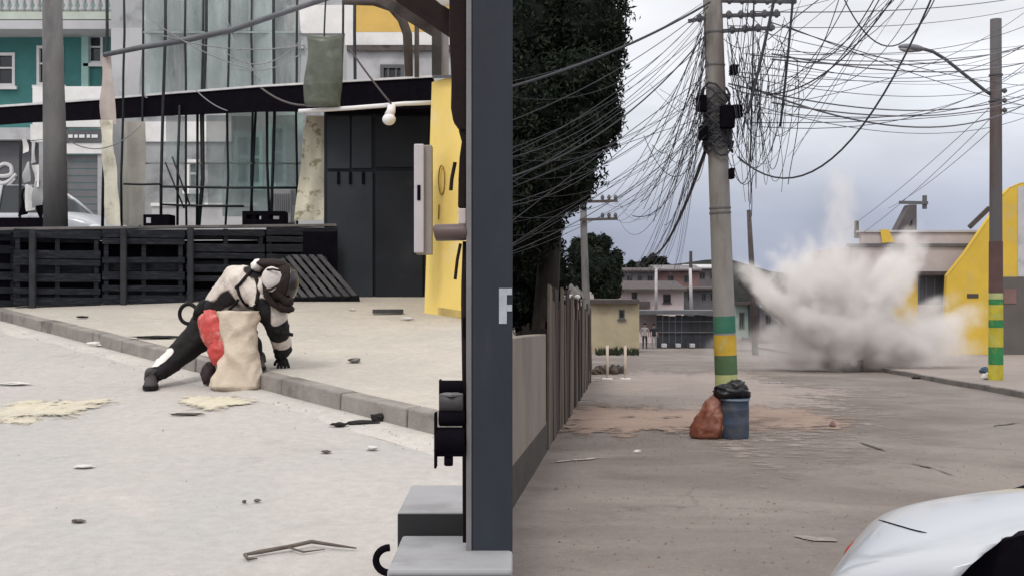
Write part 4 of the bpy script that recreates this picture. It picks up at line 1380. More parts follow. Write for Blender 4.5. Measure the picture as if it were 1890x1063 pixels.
TOR = {('pelvis', 'waist'), ('waist', 'chest'), ('chest', 'upper'), ('upper', 'shoN'), ('upper', 'shoF')}
import numpy as np
cen = np.zeros(len(me.polygons) * 3)
me.polygons.foreach_get('center', cen)
cen = cen.reshape(-1, 3)
bd, bt_ = [], []
for a, b in E:
    A, ab = np.array(J[a][0]), np.array(J[b][0] - J[a][0])
    tt = np.clip(((cen - A) @ ab) / (ab @ ab), 0, 1)
    r_ = J[a][1] if not hasattr(J[a][1], '__len__') else J[a][1][0]
    bd.append(np.linalg.norm(cen - (A + tt[:, None] * ab), axis=1) / r_)
    bt_.append(tt)
bd, bt_ = np.array(bd), np.array(bt_)
bi = bd.argmin(0)
def to_px(p):
    return CX + p.x / p.y * F, CY - (p.z - EYE) / p.y * F
def inside(x, y, poly):
    c = False
    for (x0, y0), (x1, y1) in zip(poly, poly[1:] + poly[:1]):
        if (y0 > y) != (y1 > y) and x < (x1 - x0) * (y - y0) / (y1 - y0) + x0:
            c = not c
    return c
# the suit's sewn panels and a painted back highlight, given on its near flank (the far flank repeats them)
PAN_B = [[(360, 560), (388, 552), (396, 572), (404, 600), (360, 640)], [(397, 566), (402, 546), (416, 536), (430, 538), (430, 552), (420, 568), (404, 572)],
         [(455, 500), (466, 486), (480, 486), (480, 508), (470, 530), (463, 534)], [(430, 530), (440, 520), (447, 530), (440, 542), (433, 540)],
         [(472, 548), (500, 552), (500, 640), (466, 640)], [(436, 556), (446, 556), (452, 572), (440, 578)], [(412, 530), (424, 520), (428, 528), (418, 536)], [(446, 496), (456, 488), (458, 498), (450, 506)]]
BACK_HILITE = [[(380, 560), (430, 505), (470, 470), (480, 482), (452, 500), (430, 526), (404, 545), (392, 566)]]  # highlight along the back edge, painted into the cloth colour
assign = []
for p in me.polygons:
    bone, tt = E[bi[p.index]], bt_[bi[p.index], p.index]
    x, y = to_px(p.center)
    k = 1 if bone in BLK else 0
    if bone in TOR:
        if any(inside(x, y, q) for q in BACK_HILITE):
            k = 2
        if any(inside(x, y, q) for q in PAN_B):
            k = 1
    if bone == ('shoN', 'elbN'):
        k = 1 if (tt > .80 or x < 500 or tt < .12) else 0
    if bone == ('elbN', 'forN'):
        k = 1 if tt < .40 else 0
    if bone == ('forN', 'wriN'):
        k = 1 if tt > .15 else 0
    if bone in (('kneB', 'calB'), ('calB', 'ankB')):          # pale shin panel along the upper front of the leg
        A, B_ = J[bone[0]][0], J[bone[1]][0]
        o_ = p.center - (A + (B_ - A) * tt)
        if o_.dot(Vector((-.62, -.30, .72)).normalized()) > .042 and not (bone[0] == 'calB' and tt > .8):
            k = 2
    if bone == ('hipB', 'thiB') and tt < .5 and inside(x, y, [(340, 606), (362, 604), (366, 622), (344, 626)]):
        k = 2
    assign.append(k)
nv_ = len(me.vertices)
acc = np.zeros((nv_, 2)); cnt = np.zeros(nv_)
for p, k in zip(me.polygons, assign):
    for v in p.vertices:
        cnt[v] += 1
        if k:
            acc[v, k - 1] += 1
acc /= np.maximum(cnt, 1)[:, None]
ev = np.zeros(len(me.edges) * 2, dtype=np.int64)
me.edges.foreach_get('vertices', ev)
ev = ev.reshape(-1, 2)
for _ in range(7):
    s_ = np.zeros((nv_, 2)); c_ = np.zeros(nv_)
    np.add.at(s_, ev[:, 0], acc[ev[:, 1]]); np.add.at(s_, ev[:, 1], acc[ev[:, 0]])
    np.add.at(c_, ev[:, 0], 1); np.add.at(c_, ev[:, 1], 1)
    acc = .4 * acc + .6 * s_ / np.maximum(c_, 1)[:, None]
for nm, col_ in (('black_panel', 0), ('white_panel', 1)):  # white_panel holds the pale leg panels plus the painted back highlight
    at = me.attributes.new(nm, 'FLOAT', 'POINT')
    at.data.foreach_set('value', acc[:, col_].astype(np.float32))
M_CLOTH = mat('padded_suit_cloth', (.58, .52, .47), .85, .16, 9, .5, 30, stain=(.38, .315, .28), stain_scale=7, stain_lo=.50, stain_hi=.72)
n_, l_ = M_CLOTH.node_tree.nodes, M_CLOTH.node_tree.links
b_ = n_['Principled BSDF']
src = b_.inputs['Base Color'].links[0].from_socket
for nm, c_ in (('white_panel', (.74, .70, .67, 1)), ('black_panel', (.011, .009, .010, 1))):
    a_ = n_.new('ShaderNodeAttribute'); a_.attribute_name = nm
    r_ = n_.new('ShaderNodeMapRange'); r_.interpolation_type = 'SMOOTHSTEP'
    r_.inputs['From Min'].default_value = .44; r_.inputs['From Max'].default_value = .56
    l_.new(a_.outputs['Fac'], r_.inputs['Value'])
    x_ = n_.new('ShaderNodeMix'); x_.data_type = 'RGBA'
    l_.new(r_.outputs['Result'], x_.inputs['Factor']); l_.new(src, x_.inputs['A'])
    x_.inputs['B'].default_value = c_
    src = x_.outputs['Result']
l_.new(src, b_.inputs['Base Color'])
suit = mesh_obj('suit', me, M_CLOTH, pt)
def lump(name, c, r, m, parent=pt, rot=None, rough=.18, seed=1.0, fs=2.4, nu=26, nv=18):
    return MB().ellipsoid(c, r, rot, nu, nv, rough, seed, fs).build(name, m, parent, smooth=True)
# harness straps lie on the chest
def strap(pts, w=.012, m=None):
    a = [P(*p) for p in pts]
    MB().tube(a, w, 8).build('strap', m or M_SUITB, pt, smooth=True)
def hug(seq, w=.011):
    pts = []
    dg = bpy.context.evaluated_depsgraph_get()
    for x, y in seq:
        o_ = Vector((0, 0, EYE)) - base
        hit, hp, hn, _ = suit.ray_cast(o_, (P(x, y, 9.5) - Vector((0, 0, EYE))).normalized())
        if hit:
            pts.append(hp + base + hn * .006)
    if len(pts) > 2:
        MB().tube(pts, w, 8).build('strap', M_SUITB, pt, smooth=True)
bpy.context.view_layer.update()
hug([(438, 530), (441, 538), (445, 547), (450, 556), (456, 563), (462, 567), (468, 568), (474, 562)], .013)
hug([(474, 560), (476, 550), (477, 540), (477, 530), (475, 520), (471, 512)], .016)
hug([(436, 532), (444, 524), (452, 514), (459, 506), (466, 497)], .014)
hug([(418, 575), (426, 568), (434, 560), (440, 552)], .010)
# helmet: dark shell, pale side plate, glossy visor, padded collar
hc = P(519, 525, 9.64)
hr = Matrix.Rotation(math.radians(14), 3, 'Y')
hel = MB().ellipsoid(hc, (.126, .142, .176), hr, 30, 20, .05, 2.0, 3.0).build('helmet', M_PADB, pt, smooth=True)
MB().ellipsoid(hc + Vector((-.050, -.108, .040)), (.086, .052, .102), Matrix.Rotation(math.radians(-14), 3, 'Y'), 24, 16, .10, 4.0, 2.0).build('side_plate', M_SHELL, hel, smooth=True)
MB().tube([P(489, 536, 9.47), P(500, 534, 9.445), P(514, 526, 9.445), P(526, 512, 9.48)], .010, 8).build('chin_strap', M_PADB, hel, smooth=True)
MB().tube([P(493, 498, 9.50), P(504, 497, 9.47), P(518, 500, 9.48)], .008, 8).build('brow_band', M_PADB, hel, smooth=True)
vis = MB()
rings = []
for j in range(11):
    th = math.radians(34 + 100 * j / 10)
    rings.append([hc + hr @ Vector((.138 * math.sin(th) * math.cos(ph), .153 * math.sin(th) * math.sin(ph), .184 * math.cos(th))) for ph in [math.radians(-52 + 104 * i / 14) for i in range(15)]])
vis.add([p for r in rings for p in r], [(j * 15 + i, j * 15 + i + 1, (j + 1) * 15 + i + 1, (j + 1) * 15 + i) for j in range(10) for i in range(14)])
vo_ = vis.build('visor', M_VISOR, hel, smooth=True)
sm = vo_.modifiers.new('thick', 'SOLIDIFY')
sm.thickness = .010
lump('ear_pad', P(484, 529, 9.56), (.036, .045, .072), M_SUIT, hel, Matrix.Rotation(math.radians(6), 3, 'Y'))
lump('crest_pad', P(505, 488, 9.66), (.135, .11, .045), M_PADB, hel, Matrix.Rotation(math.radians(6), 3, 'Y'))
lump('nape_pad', P(476, 490, 9.70), (.055, .08, .05), M_SUITW, hel, Matrix.Rotation(math.radians(-30), 3, 'Y'))
MB().tube([P(494, 500, 9.55), P(488, 520, 9.53), P(492, 545, 9.52), P(503, 560, 9.52), P(520, 570, 9.55)], [.016, .022, .026, .026, .022], 10).build('collar', M_PADB, hel, smooth=True)
MB().tube([P(497, 505, 9.545), P(512, 540, 9.53), P(527, 556, 9.53), P(540, 556, 9.56)], [.014, .024, .032, .030], 10).build('collar', M_PADB, hel, smooth=True)
lump('chin_guard', P(524, 566, 9.60), (.085, .08, .045), M_PADB, hel, Matrix.Rotation(math.radians(18), 3, 'Y'))
# sleeve details
MB().beam(P(519, 612, 9.64), P(541, 618, 9.66), .07, .028).build('cuff_strap', M_SUITB, pt, bevel=.008)
lump('elbow_pad', P(515, 609, 9.66), (.068, .05, .050), M_SUITB, pt, None, .2, 3.0)
lump('wrist_plate', P(524.5, 647, 9.83), (.017, .02, .030), M_SHELL, pt)
lump('wrist_pad', P(517, 650, 9.86), (.055, .05, .062), M_SUITB, pt, None, .2, 5.0)
# gloves: palm with five fingers
def glove(w, aim, side, palm_n, parent):
    aim, side, palm_n = Vector(aim).normalized(), Vector(side).normalized(), Vector(palm_n).normalized()
    j, e = {}, []
    j['w'] = (w, .038)
    j['p'] = (w + aim * .05, (.046, .032))
    e.append(('w', 'p'))
    for k, (s, L) in enumerate(((-.034, .058), (-.012, .070), (.012, .068), (.033, .052))):
        b_ = w + aim * .078 + side * s
        j[f'a{k}'] = (b_, .0155)
        j[f'b{k}'] = (b_ + aim * L * .50 + side * s * .25 - palm_n * .004, .0135)
        j[f'c{k}'] = (b_ + aim * L * .85 + side * s * .35 + palm_n * .022, .011)
        e += [('p', f'a{k}'), (f'a{k}', f'b{k}'), (f'b{k}', f'c{k}')]
    j['t1'] = (w + aim * .035 - side * .045, .017)
    j['t2'] = (w + aim * .062 - side * .066, .014)
    j['t3'] = (w + aim * .085 - side * .070 + palm_n * .012, .012)
    e += [('p', 't1'), ('t1', 't2'), ('t2', 't3')]
    return mesh_obj('glove', skin_mesh('glove', j, e, 'w', 1), M_SUITB, parent)
glove(P(523, 657, 9.92), (.10, -.55, -.62), (.9, .25, .05), (-.1, .6, -.8), pt)
glove(P(436, 612, 9.78), (-.2, -.7, -.6), (.7, -.5, .3), (0, -.6, -.7), pt)
lump('waist_pouch', P(374, 574, 9.86), (.065, .08, .095), M_SUITB, pt, Matrix.Rotation(.5, 3, 'Y'), .3, 2.0)
lump('waist_pouch', P(384, 594, 9.84), (.075, .08, .07), mat('purple_black_cordura', (.018, .011, .02), .85, .3, 12, .3), pt, None, .3, 4.0)
lump('hip_pouch', P(385, 690, 9.72), (.060, .06, .095), mat('dark_brown_cordura', (.040, .027, .030), .85, .2, 12, .3), pt, None, .25, 6.0)
M_BOOT = mat('dark_grey_boot', (.050, .043, .044), .7, .25, 10, .2)
def boot(ank, sole, fwd, scale=1.0):
    fwd = Vector((fwd[0], fwd[1], 0)).normalized()
    sd = Vector((-fwd.y, fwd.x, 0))
    sole = Vector(sole)
    prof = [(-.085, .040, .10), (-.05, .047, .15), (0, .050, .145), (.05, .052, .10), (.10, .054, .078), (.145, .047, .06), (.168, .025, .04)]
    rings = []
    for x, w, h in prof:
        rings.append([sole + fwd * x * scale + sd * (w * scale * cx_) + Vector((0, 0, h * cz * scale)) for cx_, cz in ((-1, .02), (-1.02, .3), (-.85, .75), (-.4, 1), (.4, 1), (.85, .75), (1.02, .3), (1, .02))])
    bt = MB().loft(rings).build('boot', M_BOOT, pt, smooth=True, subsurf=1)
    MB().tube([sole + fwd * -.03 * scale + Vector((0, 0, .06)), (sole + fwd * -.03 + Vector((0, 0, .13))).lerp(Vector(ank), .5), Vector(ank)], [.056 * scale, .062 * scale, .064 * scale], 14).build('shaft', M_BOOT, bt, smooth=True)
    r2 = [(x * 1.03, w * 1.08) for x, w, _ in prof]
    out = [sole + fwd * x * scale + sd * w * scale for x, w in r2] + [sole + fwd * x * scale - sd * w * scale for x, w in reversed(r2)]
    MB().prism([p + Vector((0, 0, .002)) for p in out], (0, 0, .028)).build('sole', M_SUITB, bt)
bs = onL(279, 716)
boot(J['ankB'][0], bs, (.25, -1), 1.05)
fs_ = J['ankF'][0].copy()
boot(J['ankF'][0], (fs_.x, fs_.y - .01, gl(fs_.y) + .135), (.25, -.9), 1.0)
lp = [P(348 + 16.5 * math.cos(a), 579 + 18 * math.sin(a), 9.92 - .03 * math.cos(a)) for a in [math.radians(-35 - 290 * k / 20) for k in range(21)]]
MB().tube([P(372, 571, 9.86)] + lp + [P(372, 602, 9.86), P(382, 606, 9.82)], .0165, 10).build('hose', M_SUITB, pt, smooth=True)

# ---- beige woven sack and the red bag
mb = MB()
rings = []
NS = 56
sb = onL(437, 719)
SW = [(0, .170), (.03, .182), (.12, .176), (.25, .150), (.40, .122), (.55, .112), (.75, .120), (.92, .132), (1.0, .137)]
def interp(tab, v):
    for (a, x), (b, y) in zip(tab[:-1], tab[1:]):
        if v <= b:
            return x + (y - x) * (v - a) / (b - a)
    return tab[-1][1]
for k in range(41):
    v = k / 40
    cx_ = 436.5 + 3.5 * v + 4 * math.sin(v * math.pi)
    c = P(cx_, 720 - 146 * v, sb.y + .02 * math.sin(v * 3))
    w = interp(SW, v)
    dp_ = interp([(0, .09), (.05, .10), (.4, .08), (.8, .045), (1, .022)], v)
    ring = []
    for i in range(NS):
        a = 2 * math.pi * i / NS
        q = Vector((math.cos(a), math.sin(a), 0))
        pp = Vector((q.x * w, q.y * dp_, v * .63))
        fold = .030 * ridged(Vector((pp.x * .9 + v * .30, pp.y * .6, pp.z * .30)), 7.5, 2.0) + .016 * ridged(Vector((pp.x * .8 - v * .22, pp.y * .5, pp.z * .35)), 13.0, 7.0) + .004 * ridged(pp, 22.0, 5.0)
        fold *= (1 if v > .03 else .3)
        sq = abs(math.cos(a)) ** .65 * (1 if math.cos(a) > 0 else -1)
        ring.append(c + Vector((w * sq + fold * q.x, dp_ * math.sin(a) + fold * q.y, .022 * noise.noise(Vector((q.x * 1.5, q.y * 2, 5))) * v)))
    rings.append(ring)
mb.loft(rings)
tag(mb.build('woven_sack', mat('beige_woven_plastic', (.57, .485, .385), .75, .14, 5, .35, 90, stain=(.44, .345, .27), stain_scale=3.5), smooth=True), 'upright beige woven sack standing on the road against the kerb', 'sack')
M_REDB = mat('red_plastic_film', (.50, .065, .058), .45, .25, 9, .3, 18, stain=(.68, .30, .26), stain_scale=7, stain_lo=.50, stain_hi=.66)  # the pinkish blotches are highlights painted into the film colour
def drape(mb, c, r, rot, seed, amp=.028, f=9.0, nu=44, nv=30):
    c = Vector(c)
    vs = []
    for j in range(nv + 1):
        th = math.pi * j / nv
        for i in range(nu):
            ph = 2 * math.pi * i / nu
            q = Vector((math.sin(th) * math.cos(ph), math.sin(th) * math.sin(ph), math.cos(th)))
            p = Vector((q.x * r[0], q.y * r[1], q.z * r[2]))
            k = amp * ridged(Vector((p.x, p.y, p.z * .35)), f, seed) + amp * .4 * ridged(p, f * 2.3, seed + 4)
            vs.append(c + rot @ (p + q * k))
    mb.add(vs, [(j * nu + i, (j + 1) * nu + i, (j + 1) * nu + (i + 1) % nu, j * nu + (i + 1) % nu) for j in range(nv) for i in range(nu)])
mb = MB()
drape(mb, P(398, 618, 9.62), (.085, .085, .19), Matrix.Rotation(math.radians(-16), 3, 'Y'), 3.3)
drape(mb, P(408, 646, 9.58), (.075, .08, .11), Matrix.Rotation(math.radians(-8), 3, 'Y'), 8.3)
drape(mb, P(386, 606, 9.66), (.045, .06, .10), Matrix.Rotation(math.radians(-28), 3, 'Y'), 5.3)
drape(mb, P(414, 682, 9.60), (.022, .05, .15), Matrix.Rotation(math.radians(5), 3, 'Y'), 6.3, .012)
tag(mb.build('red_bag', M_REDB, smooth=True), 'crumpled red plastic bag between the person and the beige sack', 'bag')

# ================================================================== RIGHT STREET
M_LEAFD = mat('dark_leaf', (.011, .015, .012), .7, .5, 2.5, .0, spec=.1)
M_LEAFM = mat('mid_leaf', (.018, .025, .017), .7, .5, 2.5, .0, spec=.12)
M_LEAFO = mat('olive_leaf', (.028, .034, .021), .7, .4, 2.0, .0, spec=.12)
M_BARK = mat('dark_bark', (.024, .020, .018), .9, .35, 8, .5, 30, stretch=(1, 1, .3))

def tree(name, label, base, blobs, nleaf, lsize, seed, trunk_r=.18, core=.80, mats=None):
    r = random.Random(seed)
    t = thing(name, base, label, 'tree')
    base = Vector(base)
    topc = max((Vector(b[0]) for b in blobs), key=lambda c: c.z)
    mid = base.lerp(topc, .45) + Vector((.1, .1, 0))
    tb = MB().tube([base - Vector((0, 0, .2)), base.lerp(mid, .5) + Vector((.05, 0, 0)), mid, topc], [trunk_r * 1.25, trunk_r, trunk_r * .8, trunk_r * .25], 10)
    tr = tb.build('trunk', M_BARK, t, smooth=True)
    lm = MB()
    for c, rad in blobs:
        c = Vector(c)
        s = base.lerp(topc, r.uniform(.3, .6))
        lm.tube([s, s.lerp(c, .5) + Vector((0, 0, .15)), c], [trunk_r * .45, trunk_r * .3, trunk_r * .12], 6)
    lm.build('limb', M_BARK, tr, smooth=True)
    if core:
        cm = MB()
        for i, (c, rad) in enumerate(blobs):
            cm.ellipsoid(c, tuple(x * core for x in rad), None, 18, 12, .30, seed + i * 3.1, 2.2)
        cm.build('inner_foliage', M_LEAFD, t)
    vol = [rad[0] * rad[1] + rad[1] * rad[2] + rad[0] * rad[2] for _, rad in blobs]
    tot = sum(vol)
    verts, faces, mi = [], [], []
    for (c, rad), v in zip(blobs, vol):
        c = Vector(c)
        for _ in range(int(nleaf * v / tot)):
            while True:
                u = Vector((r.uniform(-1, 1), r.uniform(-1, 1), r.uniform(-1, 1)))
                if .05 < u.length < 1:
                    break
            u.normalize()
            clump = noise.noise(Vector((u.x * 3.2, u.y * 3.2, u.z * 3.2)) + c * .7)
            k = r.uniform(.70, 1.0) + .34 * clump + (r.random() < .10) * r.uniform(0, .22)
            p = c + Vector((u.x * rad[0] * k, u.y * rad[1] * k, u.z * rad[2] * k))
            n_ = (u + Vector((r.gauss(0, .6), r.gauss(0, .6), r.gauss(.2, .6)))).normalized()
            a_ = n_.orthogonal().normalized()
            a_ = (Matrix.Rotation(r.uniform(0, 6.28), 3, n_) @ a_)
            b_ = n_.cross(a_)
            L, W = lsize * r.uniform(.6, 1.4), lsize * r.uniform(.25, .5)
            i0 = len(verts)
            verts += [p - a_ * L * .5, p + b_ * W * .5 + n_ * W * .15, p + a_ * L * .5 - n_ * L * .15, p - b_ * W * .5 + n_ * W * .15]
            faces.append((i0, i0 + 1, i0 + 2, i0 + 3))
            mi.append(r.choice((0, 0, 1, 1, 2)))
    me = bpy.data.meshes.new('crown')
    me.from_pydata([tuple(p - base) for p in verts], [], faces)
    for m in (mats or (M_LEAFD, M_LEAFM, M_LEAFO)):
        me.materials.append(m)
    for p, k in zip(me.polygons, mi):
        p.material_index = k
    o = bpy.data.objects.new('crown', me)
    COL.objects.link(o)
    o.parent = t
    return t

def B(px, py, d, rx, ry):           # crown lobe: image centre, distance, half-size in picture units
    return (P(px, py, d), (rx / F * d, rx / F * d * 1.0, ry / F * d))
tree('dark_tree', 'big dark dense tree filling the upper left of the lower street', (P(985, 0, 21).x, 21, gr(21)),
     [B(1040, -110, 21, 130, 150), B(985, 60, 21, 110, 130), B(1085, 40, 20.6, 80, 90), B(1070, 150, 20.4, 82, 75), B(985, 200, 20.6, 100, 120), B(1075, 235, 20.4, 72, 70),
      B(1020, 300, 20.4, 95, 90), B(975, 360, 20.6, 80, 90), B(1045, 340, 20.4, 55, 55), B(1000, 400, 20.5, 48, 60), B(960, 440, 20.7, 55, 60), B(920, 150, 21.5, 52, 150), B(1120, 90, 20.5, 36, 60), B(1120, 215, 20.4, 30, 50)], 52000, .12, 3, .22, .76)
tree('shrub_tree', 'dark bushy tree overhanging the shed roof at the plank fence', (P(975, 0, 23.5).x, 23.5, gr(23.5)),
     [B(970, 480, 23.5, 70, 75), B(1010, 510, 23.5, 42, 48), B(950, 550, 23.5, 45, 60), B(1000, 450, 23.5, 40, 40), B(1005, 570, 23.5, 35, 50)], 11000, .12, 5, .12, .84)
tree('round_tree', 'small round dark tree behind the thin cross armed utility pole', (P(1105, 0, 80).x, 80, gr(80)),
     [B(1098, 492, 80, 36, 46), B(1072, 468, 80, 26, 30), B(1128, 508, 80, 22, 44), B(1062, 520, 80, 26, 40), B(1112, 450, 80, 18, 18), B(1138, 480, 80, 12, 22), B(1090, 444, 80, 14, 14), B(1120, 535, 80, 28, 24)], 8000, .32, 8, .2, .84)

# ---- rendered wall on the left of the lower street
M_WALLR = mat('stained_grey_render', (.225, .19, .165), .9, .18, 1.2, .2, 30, stain=(.17, .15, .135), stain_scale=1.0, stretch=(1, 1, .4))
M_WALLD = mat('dark_damp_band', (.055, .048, .044), .9, .3, 3, .25, 30)
def wx(d):
    return .05 + .0946 * (d - 11)
t = thing('rendered_wall', (wx(12.5), 12.5, gr(12.5)), 'low grey rendered wall with a dark damp base beside the dark tree', 'wall')
def wseg(a, b, z0, z1, th0, th1):
    return MB().hexa([Vector((wx(a) - th1, a, gr(a) + z0)), Vector((wx(a) + th0, a, gr(a) + z0)), Vector((wx(b) + th0, b, gr(b) + z0)), Vector((wx(b) - th1, b, gr(b) + z0)),
                      Vector((wx(a) - th1, a, gr(a) + z1)), Vector((wx(a) + th0, a, gr(a) + z1)), Vector((wx(b) + th0, b, gr(b) + z1)), Vector((wx(b) - th1, b, gr(b) + z1))])
wseg(10.3, 15.0, 0, 1.49, 0, .16).build('wall', M_WALLR, t, bevel=.012)
wseg(10.3, 15.02, -.1, .36, .012, -.001).build('base_band', M_WALLD, t)
MB().hexa([Vector((wx(15) - .16, 15.004, gr(15) - .1)), Vector((wx(15) + .011, 15.004, gr(15) - .1)), Vector((wx(15) + .011, 15.03, gr(15) - .1)), Vector((wx(15) - .16, 15.03, gr(15) - .1)),
           Vector((wx(15) - .16, 15.004, gr(15) + .26)), Vector((wx(15) + .011, 15.004, gr(15) + .26)), Vector((wx(15) + .011, 15.03, gr(15) + .26)), Vector((wx(15) - .16, 15.03, gr(15) + .26))]).build('end_band', M_WALLD, t)

# ---- plank fence running on from it
M_PLANKS = [mat('brown_plank', (.085, .063, .050), .9, .3, 4, .3, 30, stretch=(4, 4, .5)), mat('grey_plank', (.12, .10, .082), .9, .3, 4, .3, 30, stretch=(4, 4, .5)), mat('dark_plank', (.035, .027, .025), .9, .3, 4, .3, 30, stretch=(4, 4, .5)),
            mat('reddish_plank', (.062, .036, .031), .9, .3, 4, .3, 30, stretch=(4, 4, .5))]
t = thing('plank_fence', (wx(22), 22, gr(22)), 'tall fence of dark brown and grey upright planks along the lower street', 'fence')
d = 15.3
rf = random.Random(21)
fang2 = math.atan2(1, .0946)
while d < 34:
    w = rf.uniform(.42, .80)
    hgt = 2.05 + rf.uniform(-.12, .16) - (.25 if rf.random() < .2 else 0)
    m = rf.choices(M_PLANKS, (5, 3, 4, 1))[0]
    xo = rf.uniform(-.03, .03)
    lean = rf.uniform(-.03, .03)
    a, b = d, d + w - .015
    MB().hexa([Vector((wx(a) + xo, a, gr(a) - .05)), Vector((wx(a) + xo + .03, a, gr(a) - .05)), Vector((wx(b) + xo + .03, b, gr(b) - .05)), Vector((wx(b) + xo, b, gr(b) - .05)),
               Vector((wx(a) + xo + lean, a, gr(a) + hgt)), Vector((wx(a) + xo + .03 + lean, a, gr(a) + hgt)), Vector((wx(b) + xo + .03 + lean, b, gr(b) + hgt - .02)), Vector((wx(b) + xo + lean, b, gr(b) + hgt - .02))]).build('plank', m, t)
    d += w
for z in (.4, 1.6):
    MB().beam((wx(15.3) - .06, 15.3, gr(15.3) + z), (wx(34) - .06, 34, gr(34) + z), .05, .09).build('rail', M_PLANKS[2], t)
t = MB().tube([onR(1035, 770) - Vector((0, 0, .1)), P(1034, 690, 20.6), P(1032, 572, 20.6)], .045, 8)
tag(t.build('rusty_pipe', mat('red_rust', (.14, .06, .045), .85, .3, 8, .2), smooth=True), 'thin rusty pipe standing upright before the plank fence', 'pipe')

# ---- shed behind the fence with corrugated roof edge
t = thing('shed', (P(1010, 0, 26).x, 26, gr(26)), 'dark shed behind the plank fence with a scalloped white roof edge', 'shed')
sx0, sx1 = P(952, 0, 25).x, P(1070, 0, 26).x
MB().box(sx0, sx1 - .1, 26.2, 29, gr(27) - .2, P(0, 555, 26).z).build('wall', M_PLANKS[2], t)
vs, fs = [], []
nw = 40
for side in (0, 1):
    for k in range(nw + 1):
        x = P(1020, 0, 25.2).x + (P(1082, 0, 25.2).x - P(1020, 0, 25.2).x) * k / nw
        w = .05 * math.sin(2 * math.pi * k / 10)
        for (yy, zz) in ((25.2, P(0, 549, 25.2).z), (29, P(0, 528, 25.2).z)):
            vs.append((x, yy, zz + w + .018 * side))
o = (nw + 1) * 2
for k in range(nw):
    a = 2 * k
    fs += [(a, a + 2, a + 3, a + 1), (o + a + 1, o + a + 3, o + a + 2, o + a), (a, o + a, o + a + 2, a + 2)]
rf_ = MB().add(vs, fs).build('roof_sheet', mat('dark_fibre_cement', (.14, .13, .125), .9, .2, 2, .1), t)
for k in range(4):
    x = P(1027 + k * 13, 0, 25.15).x
    MB().ellipsoid((x, 25.17, P(0, 548, 25.15).z), (.062, .03, .05)).build('ridge_cap', M_WHITE, rf_, smooth=True)
MB().beam(P(952, 497, 24.6), P(1052, 540, 25.0), .09, .10).build('gutter', mat('pale_grey_gutter', (.17, .16, .15), .8, .2, 4, .1), t)
o = MB().tube([P(1024, 502, 24.4), P(1024, 470, 24.4), P(1023, 434, 24.4)], [.065, .065, .06], 12)
tag(o.build('white_pipe', mat('white_pvc', (.62, .61, .58), .6, .1, 4, .05), smooth=True), 'short white plastic pipe standing above the shed roof', 'pipe')

# ---- cross-armed utility pole beyond the fence
t = thing('utility_pole', P(1083, 700, 42), 'thin utility pole with two cross arms before the small round tree', 'pole')
MB().tube([P(1086, 700, 42), P(1082, 560, 42), P(1078, 440, 42), P(1076, 352, 42)], [.15, .14, .125, .11], 12).build('shaft', M_POLE, t, smooth=True)
for y in (372, 405):
    ar = MB().beam(P(1070, y + 1, 41.8), P(1140, y - 1, 41.8), .1, .09).build('cross_arm', M_RUST, t)
    for x in (1112, 1124, 1136):
        MB().tube([P(x, y - 3, 41.8), P(x, y - 8, 41.8), P(x, y - 12, 41.8)], [.05, .07, .03], 8).build('insulator', M_GREYD, ar)

# ---- cream house corner, people, black gate, pink house
M_CREAMW = mat('cream_wall_paint', (.42, .36, .25), .85, .12, .8, .1, stain=(.33, .28, .20), stain_scale=.6)
M_PINK = mat('pale_pink_paint', (.55, .47, .48), .85, .1, .8, .1)
M_DKROOF = mat('dark_roof_tile', (.075, .062, .062), .9, .25, 2, .2)
M_GRNAVY = mat('dark_navy_sheet', (.03, .033, .042), .6, .25, .8, .05)
t = thing('cream_house', P(1130, 648, 70), 'small cream painted house corner at the end of the plank fence', 'house')
h1 = rect(1142, 571, 1153, 588, 70)
r = rect(1088, 560, 1172, 652, 70)
mb = MB()
facade(mb, r[0], r[1], r[2] - .4, r[3], 70, .3, [h1])
mb.build('wall', M_CREAMW, t)
MB().box(r[1] - .001, r[1] + .25, 70.02, 76, r[2] - .4, r[3]).build('side_wall', M_CREAMW, t)
window(t, h1, 70, M_GREYD, M_GLASS, .06, 0, False)
MB().fb(1084, 553, 1180, 560, 69.6, 6).build('roof', M_DKROOF, t)
t = thing('grass_tuft', onR(1135, 655), 'strip of weeds at the foot of the cream house', 'weeds', kind='stuff')
mb = MB()
rt = random.Random(4)
for k in range(260):
    q = onR(rt.uniform(1100, 1178), rt.uniform(650, 656))
    a = rt.uniform(0, 6.28)
    h = rt.uniform(.15, .45)
    v = Vector((math.cos(a), math.sin(a), 0)) * .07
    mb.add([q - v, q + v, q + v * .2 + Vector((rt.uniform(-.1, .1), rt.uniform(-.1, .1), h))], [(0, 1, 2)])
mb.build('blades', M_LEAFO, t)

